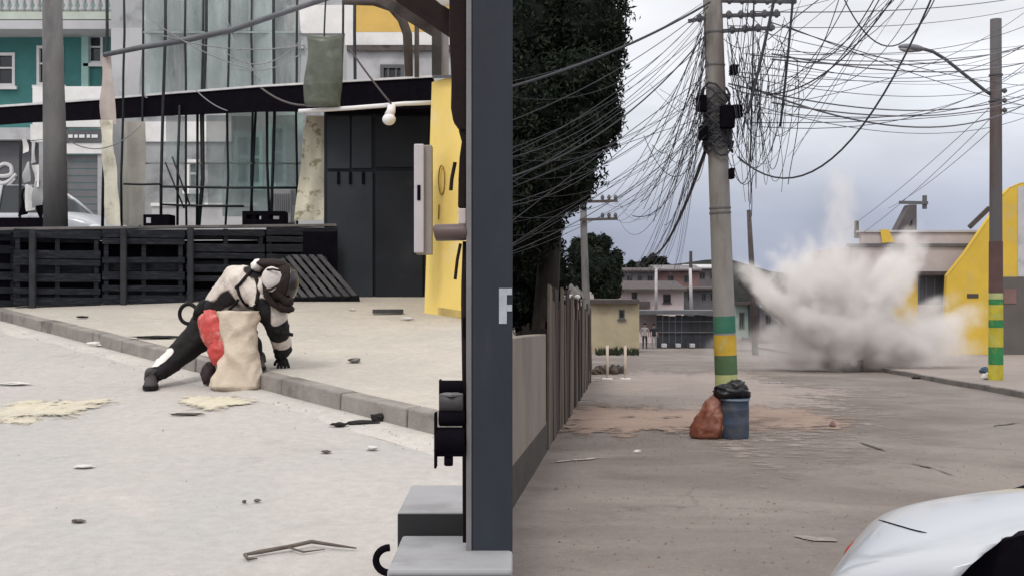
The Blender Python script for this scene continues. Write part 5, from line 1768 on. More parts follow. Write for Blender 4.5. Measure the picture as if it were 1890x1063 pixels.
def small_person(px, py, d, h, label, mtop, mleg, face):
    s = h / 1.75
    q = Vector((P(px, 0, d).x, d, gr(d)))
    L = lambda x, y, z: q + Vector((x, y, z)) * s
    J_ = {'hip': (L(0, 0, .95), (.15, .11)), 'belly': (L(0, 0, 1.12), (.14, .10)), 'chest': (L(0, 0, 1.34), (.17, .11)), 'neck': (L(0, 0, 1.5), .055), 'head0': (L(0, -.01, 1.58), .085), 'head1': (L(0, -.015, 1.69), .09),
          'lh': (L(-.1, 0, .9), .09), 'lk': (L(-.11, -.03, .5), .065), 'la': (L(-.12, .02, .09), .045), 'lt': (L(-.12, -.12, .04), .04),
          'rh': (L(.1, 0, .9), .09), 'rk': (L(.12, .02, .5), .065), 'ra': (L(.13, .06, .09), .045), 'rt': (L(.13, -.08, .04), .04),
          'ls': (L(-.2, 0, 1.42), .06), 'le': (L(-.26, .03, 1.15), .045), 'lw': (L(-.24, -.06, .92), .035), 'lf': (L(-.24, -.08, .82), .03),
          'rs': (L(.2, 0, 1.42), .06), 're': (L(.27, .02, 1.15), .045), 'rw': (L(.25, -.08, .92), .035), 'rf': (L(.25, -.10, .82), .03)}
    E_ = [('hip', 'belly'), ('belly', 'chest'), ('chest', 'neck'), ('neck', 'head0'), ('head0', 'head1'), ('hip', 'lh'), ('lh', 'lk'), ('lk', 'la'), ('la', 'lt'), ('hip', 'rh'), ('rh', 'rk'), ('rk', 'ra'), ('ra', 'rt'),
          ('chest', 'ls'), ('ls', 'le'), ('le', 'lw'), ('lw', 'lf'), ('chest', 'rs'), ('rs', 're'), ('re', 'rw'), ('rw', 'rf')]
    t = thing('person', q, label, 'person')
    me = skin_mesh('body', J_, E_, 'hip', 1)
    idx = []
    for p in me.polygons:
        z = (p.center.z - q.z) / s
        x = abs(p.center.x - q.x) / s
        idx.append(0 if (.93 < z < 1.47 and (x < .22 or z > 1.2)) else (1 if z <= .93 and x < .2 else 2))
    o = mesh_obj('body', me, [mtop, mleg, mat('skin_tone', (.20, .12, .085), .6, .1, 8, .05)], t)
    for p, k in zip(me.polygons, idx):
        p.material_index = k
    MB().ellipsoid(L(0, .015, 1.70), (.095 * s, .10 * s, .085 * s)).build('hair', M_BLACK, t, smooth=True)
M_DCL = mat('dark_clothes', (.025, .024, .028), .9, .2, 10, .1)
M_GCL = mat('grey_clothes', (.30, .28, .28), .9, .2, 10, .1)
small_person(1190, 642, 80, 1.72, 'distant standing person in grey top and dark trousers, left of two', M_GCL, M_DCL, 0)
small_person(1207, 642, 80.6, 1.68, 'distant standing person in dark top and grey trousers, right of two', M_DCL, M_GCL, 0)

t = thing('black_gate', P(1265, 642, 83), 'long dark navy sheet metal hoarding behind the distant people', 'hoarding')
for k in range(10):
    x0_, x1_ = 1212 + k * 11.6, 1212 + (k + 1) * 11.6 - .35
    MB().fb(x0_, 581 + (k % 3), x1_, 645, 83 + .05 * (k % 2), .05).build('sheet', M_GRNAVY, t)
for y in (592, 612):
    MB().fb(1212, y, 1326, y + 2, 82.9, .07).build('rail', M_GREYD, t)
for x in (1222, 1248, 1274):
    MB().fb(x, 634, x + 9, 641, 82.3, .5).build('concrete_block', M_PALE, t, bevel=.03)
MB().fb(1174, 573, 1330, 580, 82.4, 4).build('canopy', M_GREYD, t)
MB().fb(1174, 580, 1212, 612, 86, .2).build('side_wall', M_PINK, t)

t = thing('pink_house', P(1200, 600, 96), 'pale pink house with a dark window behind the navy hoarding', 'house')
h1 = rect(1224, 543, 1238, 559, 96)
h2 = rect(1166, 540, 1176, 556, 96)
r = rect(1135, 538, 1262, 640, 96)
mb = MB()
facade(mb, r[0], r[1], r[2], r[3], 96, .3, [h1, h2])
mb.build('wall', M_PINK, t)
window(t, h1, 96, M_DKROOF, M_GLASS, .08, 1)
window(t, h2, 96, M_DKROOF, M_GLASS, .08, 0)
a, b = P(1128, 538, 95.4), P(1268, 531, 95.4)
MB().hexa([Vector((a.x, 95.2, a.z)), Vector((b.x, 95.2, a.z)), Vector((b.x, 102, a.z + .5)), Vector((a.x, 102, a.z + .5)), Vector((a.x, 95.2, a.z + .2)), Vector((b.x, 95.2, a.z + .2)), Vector((b.x, 102, a.z + .9)), Vector((a.x, 102, a.z + .9))]).build('roof', M_DKROOF, t)
MB().fb(1160, 556, 1200, 570, 94.8, 1.1).build('porch_roof', M_DKROOF, t)
def block_house(name, label, px0, py0, px1, py1, d, wm, rm, wins, dep=7, roofh=10, over=4):
    t = thing(name, P((px0 + px1) / 2, py1, d), label, 'house')
    hs = [rect(*w, d) for w in wins]
    r = rect(px0, py0, px1, py1, d)
    mb = MB()
    facade(mb, r[0], r[1], r[2], r[3], d, .3, hs)
    mb.box(r[0], r[0] + .25, d + .301, d + dep, r[2], r[3])
    mb.box(r[1] - .25, r[1], d + .301, d + dep, r[2], r[3])
    mb.build('wall', wm, t)
    for h in hs:
        window(t, h, d, M_GREYD, M_GLASS, .08, 1, False, False)
    a = P(px0 - over, py0, d).x
    b = P(px1 + over, py0, d).x
    z = r[3] + .003
    rh = roofh / F * d
    MB().hexa([(a, d - .5, z), (b, d - .5, z), (b, d + dep + .5, z), (a, d + dep + .5, z), (a, d - .5, z + .15), (b, d - .5, z + .15), (b, d + dep * .5, z + rh), (a, d + dep * .5, z + rh)]).build('roof', rm, t)
    return t
M_REDW = mat('faded_red_render', (.20, .12, .115), .9, .2, .8, .1)
M_GREYR = mat('dusk_grey_render', (.17, .155, .165), .9, .2, .8, .1)
block_house('hillside_house', 'dull red house with a dark roof above the pink house, middle distance', 1212, 500, 1290, 640, 112, M_REDW, M_GREYR, [(1232, 508, 1244, 522), (1262, 508, 1274, 522)], roofh=12)
block_house('hillside_house', 'grey hillside house with white fascia behind the striped pole', 1272, 496, 1345, 640, 118, M_GREYR, M_PALE, [(1290, 502, 1302, 516), (1310, 502, 1320, 516)], roofh=9)
block_house('hillside_house', 'dark low house at the right edge of the pink house', 1262, 535, 1330, 640, 100, M_GREYD, M_DKROOF, [(1268, 540, 1278, 556), (1294, 540, 1304, 556), (1310, 540, 1320, 556)], roofh=6)
block_house('hillside_house', 'grey hillside house with shadowed openings behind the round tree', 1148, 502, 1214, 640, 108, M_GREYR, M_DKROOF, [(1156, 508, 1168, 526), (1176, 508, 1186, 526), (1194, 508, 1206, 526)], roofh=9)
tag(MB().prism([P(x, y, 150) for x, y in ((1140, 640), (1140, 492), (1170, 484), (1195, 480), (1215, 478), (1240, 488), (1262, 486), (1300, 480), (1345, 478), (1420, 500), (1520, 515), (1520, 640))], (0, 30, 0)).build('hill', mat('dark_wooded_slope', (.05, .055, .05), .95, .5, .35, .6, 1.2)), kind='structure')
for k, (x, y, s) in enumerate(((1205, 478, 9), (1192, 486, 10), (1222, 484, 9), (1166, 490, 8))):
    tree('far_tree', ('far dark tree on the skyline, tallest of four', 'far dark tree on the skyline, second from left', 'far dark tree on the skyline, rightmost of four', 'far dark tree on the skyline, leftmost of four')[k],
         P(x, 520, 130), [B(x, y, 130, s, s * 1.1), B(x + 5, y + 9, 130, s, s)], 500, .5, 30 + k, .15, .8)
tag(MB().tube([P(1275, 500, 105), P(1275, 464, 105)], [.16, .13], 8).build('distant_post', M_DKROOF), 'dark stub of a post on the roofs left of the striped pole', 'post')
for x, y0, y1 in ((1263, 500, 580), (1211, 486, 560), (1147, 497, 530)):
    pass
tag(MB().tube([P(1276, 575, 90), P(1274, 495, 90)], [.14, .11], 8).build('pale_post', M_PALE, smooth=True), 'pale slender post in front of the grey hillside house', 'post')
tag(MB().tube([P(1211, 575, 90), P(1211, 494, 90)], [.12, .1], 8).build('pale_post', M_PALE, smooth=True), 'pale slender post in front of the pink house roof', 'post')
# right of the striped pole
block_house('kiosk_house', 'small pale green kiosk with a dark canopy right of the striped pole', 1358, 562, 1394, 622, 74, mat('pale_green_render', (.28, .36, .33), .85, .15, 1, .1), M_DKROOF, [(1364, 576, 1374, 608)], dep=3, roofh=4, over=6)
MB().fb(1384, 560, 1402, 622, 73.4, .5).build('boarding', M_GRNAVY, bpy.data.objects[[o.name for o in bpy.data.objects if o.name.startswith('kiosk_house')][-1]])
tag(MB().tube([P(1394, 655, 60), P(1388, 500, 60), P(1382, 388, 60)], [.17, .15, .11], 10).build('wooden_post', M_DKROOF, smooth=True), 'dark wooden pole rising out of the smoke right of the striped pole', 'post')
block_house('terrace_house', 'distant grey houses row half hidden behind the smoke', 1400, 570, 1500, 640, 95, M_GREYR, M_DKROOF, [(1412, 580, 1424, 600), (1440, 580, 1452, 600), (1470, 580, 1482, 600)], roofh=8)
tag(MB().beam(P(1362, 520, 42.5), P(1490, 632, 42.5), .12, .15).build('roof_edge', mat('dark_timber', (.04, .037, .04), .9, .3, 3, .2)), 'dark receding roof edge slanting down behind the smoke', 'beam')  # slanting bar stands for a receding roof edge

# ---- barrier stand with junk
t = thing('barrier_stand', onR(1140, 700), 'two thin white posts on round feet standing before the cream house', 'stand')
for x in (1121, 1154):
    q = onR(x, 700)
    MB().tube([q, q + Vector((0, 0, .04)), q + Vector((0, 0, .045))], [.17, .16, .03], 16).build('foot', mat('white_pvc', (.62, .61, .58)), t, smooth=False)
    MB().tube([q + Vector((0, 0, .045)), q + Vector((0, 0, 1.0))], .042, 10).build('post', mat('dull_orange_white', (.55, .47, .40), .7, .15, 5, .05), t, smooth=True)
t = thing('rubble_pile', onR(1127, 690), 'low heap of dark rubble between the thin white posts', 'rubble')
for k in range(9):
    q = onR(1100 + 6 * k, 691 - (k % 3))
    MB().ellipsoid(q + Vector((0, .1 * (k % 2), .10)), (.16, .15, .14 + .05 * (k % 2)), None, 9, 6, .6, k * 2.0, 2).build('lump', M_WALLD if k % 3 else M_PLANKS[0], t)

# ---- the striped utility pole
dP = 17.5
M_POLE2 = mat('pale_concrete_pole', (.27, .255, .245), .85, .15, 2.0, .2, 30, stretch=(1, 1, .25), stain=(.17, .145, .13), stain_scale=1.4)
M_PGREEN = mat('green_band_paint', (.035, .155, .105), .75, .2, 4, .1, stain=(.07, .16, .10), stain_scale=4)
M_PGREEN2 = mat('dull_green_band_paint', (.07, .125, .06), .8, .2, 4, .1)
M_PYEL = mat('yellow_band_paint', (.52, .33, .035), .75, .15, 4, .1, stain=(.45, .40, .16), stain_scale=5)
M_PLIME = mat('pale_lime_paint', (.42, .45, .20), .8, .15, 4, .1)
def pole_at(y):
    k = (y - 0) / 740.0
    return P(1315 + 27 * k, y, dP), (17.5 + 3.0 * k) / F * dP
t = thing('striped_pole', onR(1343, 800), 'concrete utility pole with green and yellow painted bands, hung with cables', 'pole')
ys = [800, 705, 690, 656, 616, 582, 400, 200, 0, -180]
MB().tube([pole_at(y)[0] for y in ys], [pole_at(y)[1] for y in ys], 24).build('shaft', M_POLE2, t, smooth=True)
for y0, y1, m in ((583, 614, M_PGREEN), (618, 655, M_PYEL), (655.5, 690, M_PGREEN2), (690.5, 712, M_PLIME)):
    MB().tube([pole_at(y1)[0], pole_at(y0)[0]], [pole_at(y1)[1] + .004, pole_at(y0)[1] + .004], 24, True).build('painted_band', m, t, smooth=False)
for y in (383, 392, 236, 120, 60):
    MB().tube([pole_at(y + 3)[0], pole_at(y)[0]], [pole_at(y)[1] + .008, pole_at(y)[1] + .008], 20).build('steel_strap', M_GREYD, t)
M_ARM = mat('dark_galvanised', (.07, .07, .08), .6, .2, 6, .1)
for (x0, y0, x1, y1) in ((1330, 2, 1470, 4), (1330, 30, 1440, 27), (1335, 58, 1430, 52), (1270, 40, 1300, 34)):
    ar = MB().beam(P(x0, y0, dP - .05), P(x1, y1, dP - .1), .05, .05).build('cross_arm', M_ARM, t)
    n_ = int(abs(x1 - x0) / 22)
    for k in range(n_):
        x = x0 + (x1 - x0) * (k + .7) / n_
        y = y0 + (y1 - y0) * (k + .7) / n_
        MB().tube([P(x, y + 6, dP - .08), P(x, y + 1, dP - .08), P(x, y - 5, dP - .08), P(x, y - 9, dP - .08)], [.02, .045, .045, .02], 8).build('insulator', M_GREYD, ar)
for (x, y, w, h) in ((1344, 215, 26, 42), (1296, 190, 18, 30), (1356, 128, 14, 18), (1300, 245, 16, 26), (1362, 205, 18, 24), (1352, 320, 9, 20)):
    MB().fb(x - w / 2, y - h / 2, x + w / 2, y + h / 2, dP - .32, .16).build('junction_box', M_BLACK, t, bevel=.015)

# ---- cables
M_CABLE = mat('black_cable', (.04, .04, .05), .7, .2, 10, .0)
rc = random.Random(77)
# a service mast behind the steel post takes the ends of the fan of wires
t = thing('service_mast', (EDGE * 13.2 - .04, 13.2, gl(13.2)), 'slim service mast carrying the fan of wires behind the steel post', 'mast')
MB().tube([(EDGE * 13.2 - .05, 13.2, gl(13.2)), (EDGE * 13.2 - .05, 13.2, 5.2)], [.07, .05], 10).build('shaft', M_POLE, t, smooth=True)
tangle = MB()
mx = EDGE * 13.2 - .03
for k in range(26):
    y0 = rc.uniform(5, 290)
    a = P(1300 + rc.uniform(-6, 8), y0, dP - rc.uniform(.1, .3))
    zt_ = 1.6 - (y0 * .8 + rc.uniform(130, 330) - CY) / F * 13.2
    b = Vector((mx, 13.2, max(1.9, min(zt_, 5.1))))
    tangle.tube(catenary(a, b, rc.uniform(-.1, .6), 14), rc.uniform(.0025, .0055), 4, False)
for k in range(34):                       # drooping towards the houses down the street
    y0 = rc.uniform(60, 300)
    a = P(1298 + rc.uniform(-4, 10), y0, dP - .1)
    ex, ey = rc.choice([(1140, 400), (1136, 372), (1205, 480), (1200, 470), (1150, 500), (1112, 372), (1190, 490), (1240, 500)])
    b = P(ex + rc.uniform(-8, 8), ey + rc.uniform(-5, 8), 41.8)
    tangle.tube(catenary(a, b, rc.uniform(.1, 1.2), 12), rc.uniform(.003, .007), 4, False)
for k in range(40):                       # loose drops and loops right of the pole
    x = 1350 + abs(rc.gauss(0, 55))
    y0 = rc.uniform(-20, 200)
    L = rc.uniform(60, 260)
    pts = []
    w = rc.uniform(-20, 20)
    for i in range(10):
        v = i / 9
        pts.append(P(x + w * v + 6 * math.sin(v * 5 + k), y0 + L * v, dP - .3 + .1 * math.sin(k + v * 3)))
    tangle.tube(pts, rc.uniform(.0035, .007), 4, False)
for k in range(16):                       # strands off to the upper right
    a = P(1340 + rc.uniform(0, 130), rc.uniform(0, 290), dP - .2)
    b = P(rc.uniform(1560, 1760), rc.uniform(-160, -30), rc.uniform(14, 17))
    tangle.tube(catenary(a, b, rc.uniform(-.15, .9), 16), rc.uniform(.0035, .008), 4, False)
for k in range(14):                       # and across to the right
    a = P(1345 + rc.uniform(0, 110), rc.uniform(10, 260), dP - .1)
    b = P(1960, rc.uniform(-60, 210), rc.uniform(30, 36))
    tangle.tube(catenary(a, b, rc.uniform(.1, .9), 20), rc.uniform(.005, .010), 4, False)
for k in range(22):                       # loose loops hanging free
    a = P(1352 + rc.uniform(0, 120), rc.uniform(60, 220), dP - .3)
    b = P(1352 + rc.uniform(0, 150), rc.uniform(60, 220), dP - .35)
    tangle.tube(catenary(a, b, rc.uniform(.4, 1.5), 14), rc.uniform(.003, .006), 4, False)
for k in range(26):                       # steep strands on the left side, some cut and hanging
    a = P(1302 + rc.uniform(-8, 6), rc.uniform(0, 270), dP - .2)
    b = P(rc.uniform(1150, 1290), rc.uniform(150, 420), dP + rc.uniform(-1.5, 4))
    tangle.tube(catenary(a, b, rc.uniform(-.3, .7), 12), rc.uniform(.003, .0065), 4, False)
for k in range(26):                       # swags between arms
    a = P(1335 + rc.uniform(0, 20), rc.uniform(20, 300), dP - .25)
    b = P(1370 + rc.uniform(0, 110), rc.uniform(-10, 240), dP - .3)
    tangle.tube(catenary(a, b, rc.uniform(.1, 1.0), 12), rc.uniform(.0035, .007), 4, False)
for k in range(36):                       # coils hugging the pole
    y = rc.gauss(225, 28)
    c, r_ = pole_at(y)
    a0 = rc.uniform(0, 6.28)
    tangle.tube([c + Vector(((r_ + .03 + .05 * rc.random()) * math.cos(a0 + 6.3 * i / 12), (r_ + .05) * math.sin(a0 + 6.3 * i / 12), .12 * math.sin(i + k))) for i in range(12)], rc.uniform(.008, .018), 5, False)
tag(tangle.build('cable_tangle', M_CABLE), 'dense tangle of black cables fanning out from the striped pole', 'cables', kind='stuff')
CBL = [  # a, b, sag, radius, label
    (P(1310, 5, dP - .2), (mx, 13.2, 3.75), .12, .017, 'thick bundled cable from the top of the striped pole down to the left'),
    (P(1306, 60, dP - .2), (mx, 13.2, 2.75), .35, .011, 'second bundled cable drooping left from the striped pole across the tree'),
    (P(1308, 262, dP - .2), P(1210, 470, 34), .3, .028, 'thick dark cable bundle dropping steeply left behind the striped pole'),
    (P(1362, 290, dP - .2), P(1735, -40, 15), 1.15, .013, 'heavy black cable curving up right from the striped pole to the frame top'),
    (P(1415, 175, dP - .2), P(1660, -20, 16), .35, .011, 'black cable slanting up right left of the heavy curved one'),
    (P(1545, -30, 16), P(1750, -60, 16), .95, .009, 'loose black cable sagging in a deep loop near the street lamp'),
    (P(1385, 300, dP), P(1392, -20, dP - .2), .0, .012, 'single cable hanging straight down right of the striped pole'),
    (P(1440, 235, dP), P(1465, -20, dP - .2), .1, .018, 'dark twisted cable drop at the right end of the cross arms'),
    (P(1380, 210, dP - .4), P(1432, -15, dP - .5), .05, .022, 'thick dark cable bundle slanting beside the striped pole'),
]
for a, b, sag, r_, lab in CBL:
    tag(MB().tube(catenary(a, b, sag, 20), r_, 6).build('overhead_cable', M_CABLE, smooth=True), lab, 'cable')
q1 = P(1838, 0, 35)
ORD = ('second highest', 'highest', 'third highest', 'ninth from the top', 'tenth from the top', 'eighth from the top', 'sixth from the top', 'fourth from the top', 'fifth from the top', 'seventh from the top')
for i, (y0, y1, sg) in enumerate(((48, -5, .3), (22, -20, .2), (110, 58, .4), (155, 148, .6), (162, 150, .9), (190, 152, .5), (132, 118, .3), (102, 72, .3), (100, 96, .4), (137, 132, .5))):
    a = P(1345 + (i % 3) * 40, y0, dP)
    b = P(1960, y1, 33)
    tag(MB().tube(catenary(a, b, sg, 24), .007 + .003 * (i % 3) + (.006 if i in (3, 4) else 0), 5).build('overhead_line', mat('grey_line', (.14, .14, .16), .7, .1, 5, 0), smooth=True), 'thin overhead line crossing behind the lamp post, ' + ORD[i], 'cable', 'overhead lines across the sky')
for i, (x0, y0, x1, y1) in enumerate(((1832, 195, 1560, 425), (1832, 215, 1590, 432), (1832, 238, 1640, 385))):
    tag(MB().tube(catenary(P(x0, y0, 35.1), P(x1, y1, 62), .2, 14), .011, 5).build('overhead_line', MATS['grey_line'], smooth=True), ('leftmost', 'middle', 'rightmost')[i] + ' of three thin lines slanting from the lamp post down to the beige house', 'cable', 'lines from the lamp post to the roofs')
for i, y in enumerate((178, 190, 206)):
    tag(MB().tube(catenary(P(1852, y, 34.9), P(2000, y - 6 + 4 * i, 30), .1, 10), .009, 5).build('overhead_line', MATS['grey_line'], smooth=True), ('upper', 'middle', 'lower')[i] + ' of three short grey lines leaving the lamp post rightwards', 'cable', 'lines leaving the lamp post to the right')

# ---- barrel, bags at the foot of the striped pole
bq = onR(1349, 806) + Vector((0, -.26, 0))
bq.z = gr(bq.y)
t = thing('barrel', bq, 'blue plastic barrel at the foot of the striped pole', 'barrel')
M_BLUE = mat('dusty_blue_plastic', (.040, .060, .095), .6, .25, 5, .1, 30, stain=(.10, .095, .095), stain_scale=3, stain_lo=.46, stain_hi=.7)
mb = MB()
R_ = .205
mb.tube([bq + Vector((0, 0, z)) for z in (0, .03, .06, .20, .22, .24, .40, .42, .44, .54, .56, .58)], [R_ * .93, R_ * .97, R_, R_, R_ * 1.03, R_, R_, R_ * 1.03, R_, R_ * .99, R_ * 1.06, R_ * 1.04], 28)
mb.build('body', M_BLUE, t, smooth=True)
MB().tube([bq + Vector((0, 0, .55)), bq + Vector((0, 0, .575))], [R_ * 1.075, R_ * 1.07], 28).build('rim_band', mat('pale_blue_rim', (.17, .21, .28), .5, .1, 5, .05), t)
M_BBAG = mat('black_bin_bag', (.012, .012, .015), .35, .3, 8, .6, 14)
mb = MB()
mb.ellipsoid(bq + Vector((-.04, -.01, .66)), (.245, .2, .125), None, 26, 16, .42, 2.2, 2.6)
mb.ellipsoid(bq + Vector((.02, -.02, .74)), (.14, .13, .09), None, 22, 14, .45, 6.1, 2.6)
tag(mb.build('bin_bag', M_BBAG, smooth=True), 'crumpled black bin bag stuffed on top of the blue barrel', 'bag')
rq = onR(1303, 806) + Vector((0, -.15, 0))
rq.z = gr(rq.y)
mb = MB()
rings = []
for k in range(34):
    v = k / 33
    c = rq + Vector((-.03 + .17 * v, -.06, .0 + .68 * v))
    w = interp([(0, .17), (.06, .215), (.25, .235), (.5, .19), (.75, .125), (.9, .06), (.95, .05), (1, .085)], v)
    ring = []
    for i in range(52):
        a = 2 * math.pi * i / 52
        q_ = Vector((math.cos(a), math.sin(a), 0))
        pp = Vector((q_.x * w, q_.y * w, v * .3))
        k1 = .030 * ridged(pp, 7.0, 1.7) + .014 * ridged(Vector((pp.x, pp.y, v * .6)), 17.0, 4.0)
        ring.append(c + q_ * (w * (1 if abs(q_.y) < .5 else .9) + k1 * (1 if v > .03 else .2)))
    rings.append(ring)
mb.loft(rings)
tag(mb.build('refuse_bag', mat('dull_red_plastic', (.20, .070, .045), .45, .3, 6, .4, 16, stain=(.33, .17, .12), stain_scale=6, stain_lo=.50, stain_hi=.68), smooth=True), 'bulging dull red refuse bag leaning on the blue barrel', 'bag')
debris('paper', 1326, 793, (.10, .05, .09), mat('grey_paper_bundle', (.30, .27, .25), .9, .2, 8, .2), 'grey crumpled bundle between the red bag and the barrel', 'paper', 0, 3.3, 0, 'R')
debris('paper', 1177, 836, (.05, .03, .025), M_PAPER, 'small white scrap on the road below the red sand', 'paper', 0, 4.3, 0, 'R')
debris('paper', 1432, 707, (.22, .10, .02), M_GCL, 'flat pale scrap on the road beyond the barrel', 'paper', 0, 5.3, 0, 'R')
debris('brick_bit', 1537, 788, (.05, .05, .05), M_REDW, 'single reddish brick bit on the road', 'brick', 0, 6.3, 0, 'R')
debris('stone', 1700, 699, (.28, .10, .06), M_WALLD, 'dark flat stone lying against the right kerb', 'stone', 0, 7.3, 0, 'R')

# ---- lamp post on the right pavement
q = onR(1838, 701, .125)
dl = q.y
t = thing('lamp_post', q, 'tall grey lamp post with yellow and green painted base on the right pavement', 'lamp post')
def lp_at(y):
    k = y / 700.0
    return P(1838, y, dl), (10.0 + 2.4 * k) / F * dl
ys = [701, 545, 440, 300, 36]
M_LPOLE = mat('grey_lamp_post', (.11, .105, .11), .8, .15, 1.2, .1, stretch=(1, 1, .3), stain=(.085, .055, .05), stain_scale=.6)
MB().tube([lp_at(y)[0] for y in ys], [lp_at(y)[1] for y in ys], 20).build('shaft', M_LPOLE, t, smooth=True)
M_LYEL = mat('lime_yellow_paint', (.47, .40, .04), .75, .2, 5, .1, stain=(.40, .42, .14), stain_scale=4)
M_LGRN = mat('bright_green_paint', (.03, .20, .07), .75, .2, 4, .1, stain=(.12, .25, .06), stain_scale=5)
for y0, y1, m in ((446, 540.6, mat('brown_pole_paint', (.105, .062, .058), .8, .2, 2, .1)), (541, 552, M_PLIME), (552.3, 562, M_LGRN), (562.3, 590, M_LYEL), (590.3, 604, M_LGRN), (604.3, 640, M_LYEL), (640.3, 672, M_LGRN), (672.3, 702, M_LYEL)):
    MB().tube([lp_at(y1)[0], lp_at(y0)[0]], [lp_at(y1)[1] + .012, lp_at(y0)[1] + .012], 20).build('painted_band', m, t)
arm = MB().tube([P(1834, 178, dl), P(1818, 168, dl), P(1780, 138, dl), P(1745, 110, dl), P(1722, 96, dl), P(1700, 90, dl)], [.05, .045, .045, .045, .045, .05], 10).build('arm', M_ARM, t, smooth=True)
MB().ellipsoid(P(1682, 89, dl), (.36, .14, .105), Matrix.Rotation(math.radians(6), 3, 'Y'), 18, 12).build('lamp_head', mat('grey_lamp_head', (.16, .16, .18), .5, .1, 5, .05), arm, smooth=True)
MB().ellipsoid(P(1676, 92, dl), (.25, .11, .08), Matrix.Rotation(math.radians(6), 3, 'Y'), 16, 10).build('diffuser', M_PALE, arm, smooth=True)
for y in (138, 186):
    MB().tube([lp_at(y + 3)[0], lp_at(y)[0]], [lp_at(y)[1] + .03, lp_at(y)[1] + .03], 16).build('steel_strap', M_ARM, t)
for y in (168, 186, 204):
    MB().tube([P(1850, y, dl - .1), P(1854, y, dl - .1), P(1858, y, dl - .1)], [.04, .08, .04], 8).build('insulator', M_GREYD, t)
debris('bottle_bag', 1820, 700, (.12, .10, .10), M_PAPER, 'small white bag at the foot of the lamp post', 'bag', .13, 2.7, 0, 'R')
debris('blue_rag', 1816, 688, (.16, .10, .10), mat('blue_rag_cloth', (.06, .10, .15), .9, .2, 8, .2), 'blue rag lying left of the lamp post foot', 'rag', .13, 3.7, 0, 'R')

# ---- beige house and yellow wall behind the smoke
M_BEIGE = mat('greyish_beige_render', (.47, .41, .395), .85, .1, .7, .1, stain=(.40, .345, .33), stain_scale=.5)
M_YEL2 = mat('golden_yellow_paint', (.62, .42, .055), .8, .1, .8, .1, stain=(.55, .40, .12), stain_scale=.9)
dH = 61.0
t = thing('beige_house', P(1660, 655, dH), 'beige house with a flat parapet and one shuttered window behind the smoke', 'house')
h1 = rect(1694, 508, 1758, 562, dH)
r = rect(1572, 455, 1850, 668, dH)
mb = MB()
facade(mb, r[0], r[1], r[2], r[3], dH, .35, [h1])
mb.box(r[0], r[0] + .3, dH + .351, dH + 8, r[2], r[3])
mb.build('wall', M_BEIGE, t)
w = window(t, h1, dH + .05, M_GREYD, mat('grey_blue_shutter', (.085, .09, .105), .6, .1, 2, .05), .12, 3, False, False)
MB().fb(1684, 501, 1764, 507.5, dH - .5, .5).build('window_hood', M_DKROOF, t)
MB().fb(1566, 450, 1856, 455, dH - .12, .5).build('string_course', M_GREYD, t)
MB().fb(1590, 429, 1850, 449.8, dH + .02, .4).build('parapet', M_BEIGE, t)
MB().fb(1586, 425, 1852, 428.8, dH - .08, .6).build('coping', M_PALE, t)
MB().fb(1640, 500, 1693, 668, dH - .03, .028).build('yellow_panel', M_YEL2, t)
MB().prism([P(x, y, dH - .10) for x, y in ((1625, 424), (1640, 424), (1652, 447), (1628, 449))], (0, .08, 0)).build('yellow_scroll', M_YEL2, t)
pts = [(1740, 668), (1748, 508), (1780, 468), (1806, 430), (1828, 398), (1846, 364), (1862, 348), (1882, 339), (1960, 339), (1960, 668)]
t = thing('yellow_gable', P(1840, 660, dH - 1.2), 'golden yellow wall with a rising curved top edge behind the lamp post', 'wall')
MB().prism([P(x, y, dH - 1.2) for x, y in pts], (0, .35, 0)).build('wall', M_YEL2, t)
cp = MB()
tp = pts[1:9]
for a, b in zip(tp[:-1], tp[1:]):
    cp.beam(P(*a, dH - 1.02), P(*b, dH - 1.02), .37, .05)
cp.build('coping', mat('ochre_coping', (.48, .34, .07), .8, .2, 2, .1), t)
MB().fb(1850, 511, 1960, 660, dH - 1.24, .038).build('grey_dado', mat('dark_taupe_paint', (.115, .105, .10), .85, .12, .8, .1), t)
MB().fb(1879, 345, 1897, 510.5, dH - 1.23, .028).build('white_stripe', M_PALE, t)
MB().fb(1853, 533, 1876, 560, dH - 1.27, .028).build('wall_plaque', M_REDW, t)
MB().fb(1785, 542, 1806, 550, dH - 1.22, .018).build('dark_patch', M_DKROOF, t)
# rooftop water tower silhouette
t = thing('roof_tank_stand', P(1680, 424, dH + 3), 'dark tapered stand with a cross bar on the beige house roof', 'stand')
MB().prism([P(x, y, dH + 2) for x, y in ((1652, 430), (1672, 392), (1679, 378), (1692, 378), (1692, 430), (1684, 430), (1684, 404), (1672, 430))], (0, .9, 0)).build('stand', mat('dusty_dark_concrete', (.10, .09, .095), .9, .2, 1, .1), t)
MB().beam(P(1660, 374, dH + 2.4), P(1712, 375, dH + 2.4), .2, .16).build('cross_bar', M_GREYD, t)
MB().fb(1704, 361, 1711, 386, dH + 2.35, .15).build('upright', M_GREYD, t)
t = MB().beam(P(1789, 420, dH + .8), P(1826, 384, dH + .8), .2, .22)
tag(t.build('leaning_beam', M_DKROOF), 'short dark beam leaning up against the yellow wall top', 'beam')
tag(MB().tube([P(1581, 440, 66), P(1581, 408, 66)], [.15, .12], 8).build('chimney_stub', M_DKROOF), 'dark chimney stub left of the beige house roof', 'chimney')

# ---- the blast: charred object and the smoke
q = onR(1570, 686)
t = thing('charred_box', q, 'small charred box at the foot of the smoke', 'box')
MB().obox(q + Vector((0, 0, .22)), (.72, .5, .42), Matrix.Rotation(.2, 3, 'Z')).build('body', mat('charred_brown', (.04, .025, .022), .9, .3, 4, .3), t, bevel=.04)
MB().ellipsoid(q + Vector((.03, -.26, .30)), (.12, .06, .12)).build('label_patch', M_GREY, t)

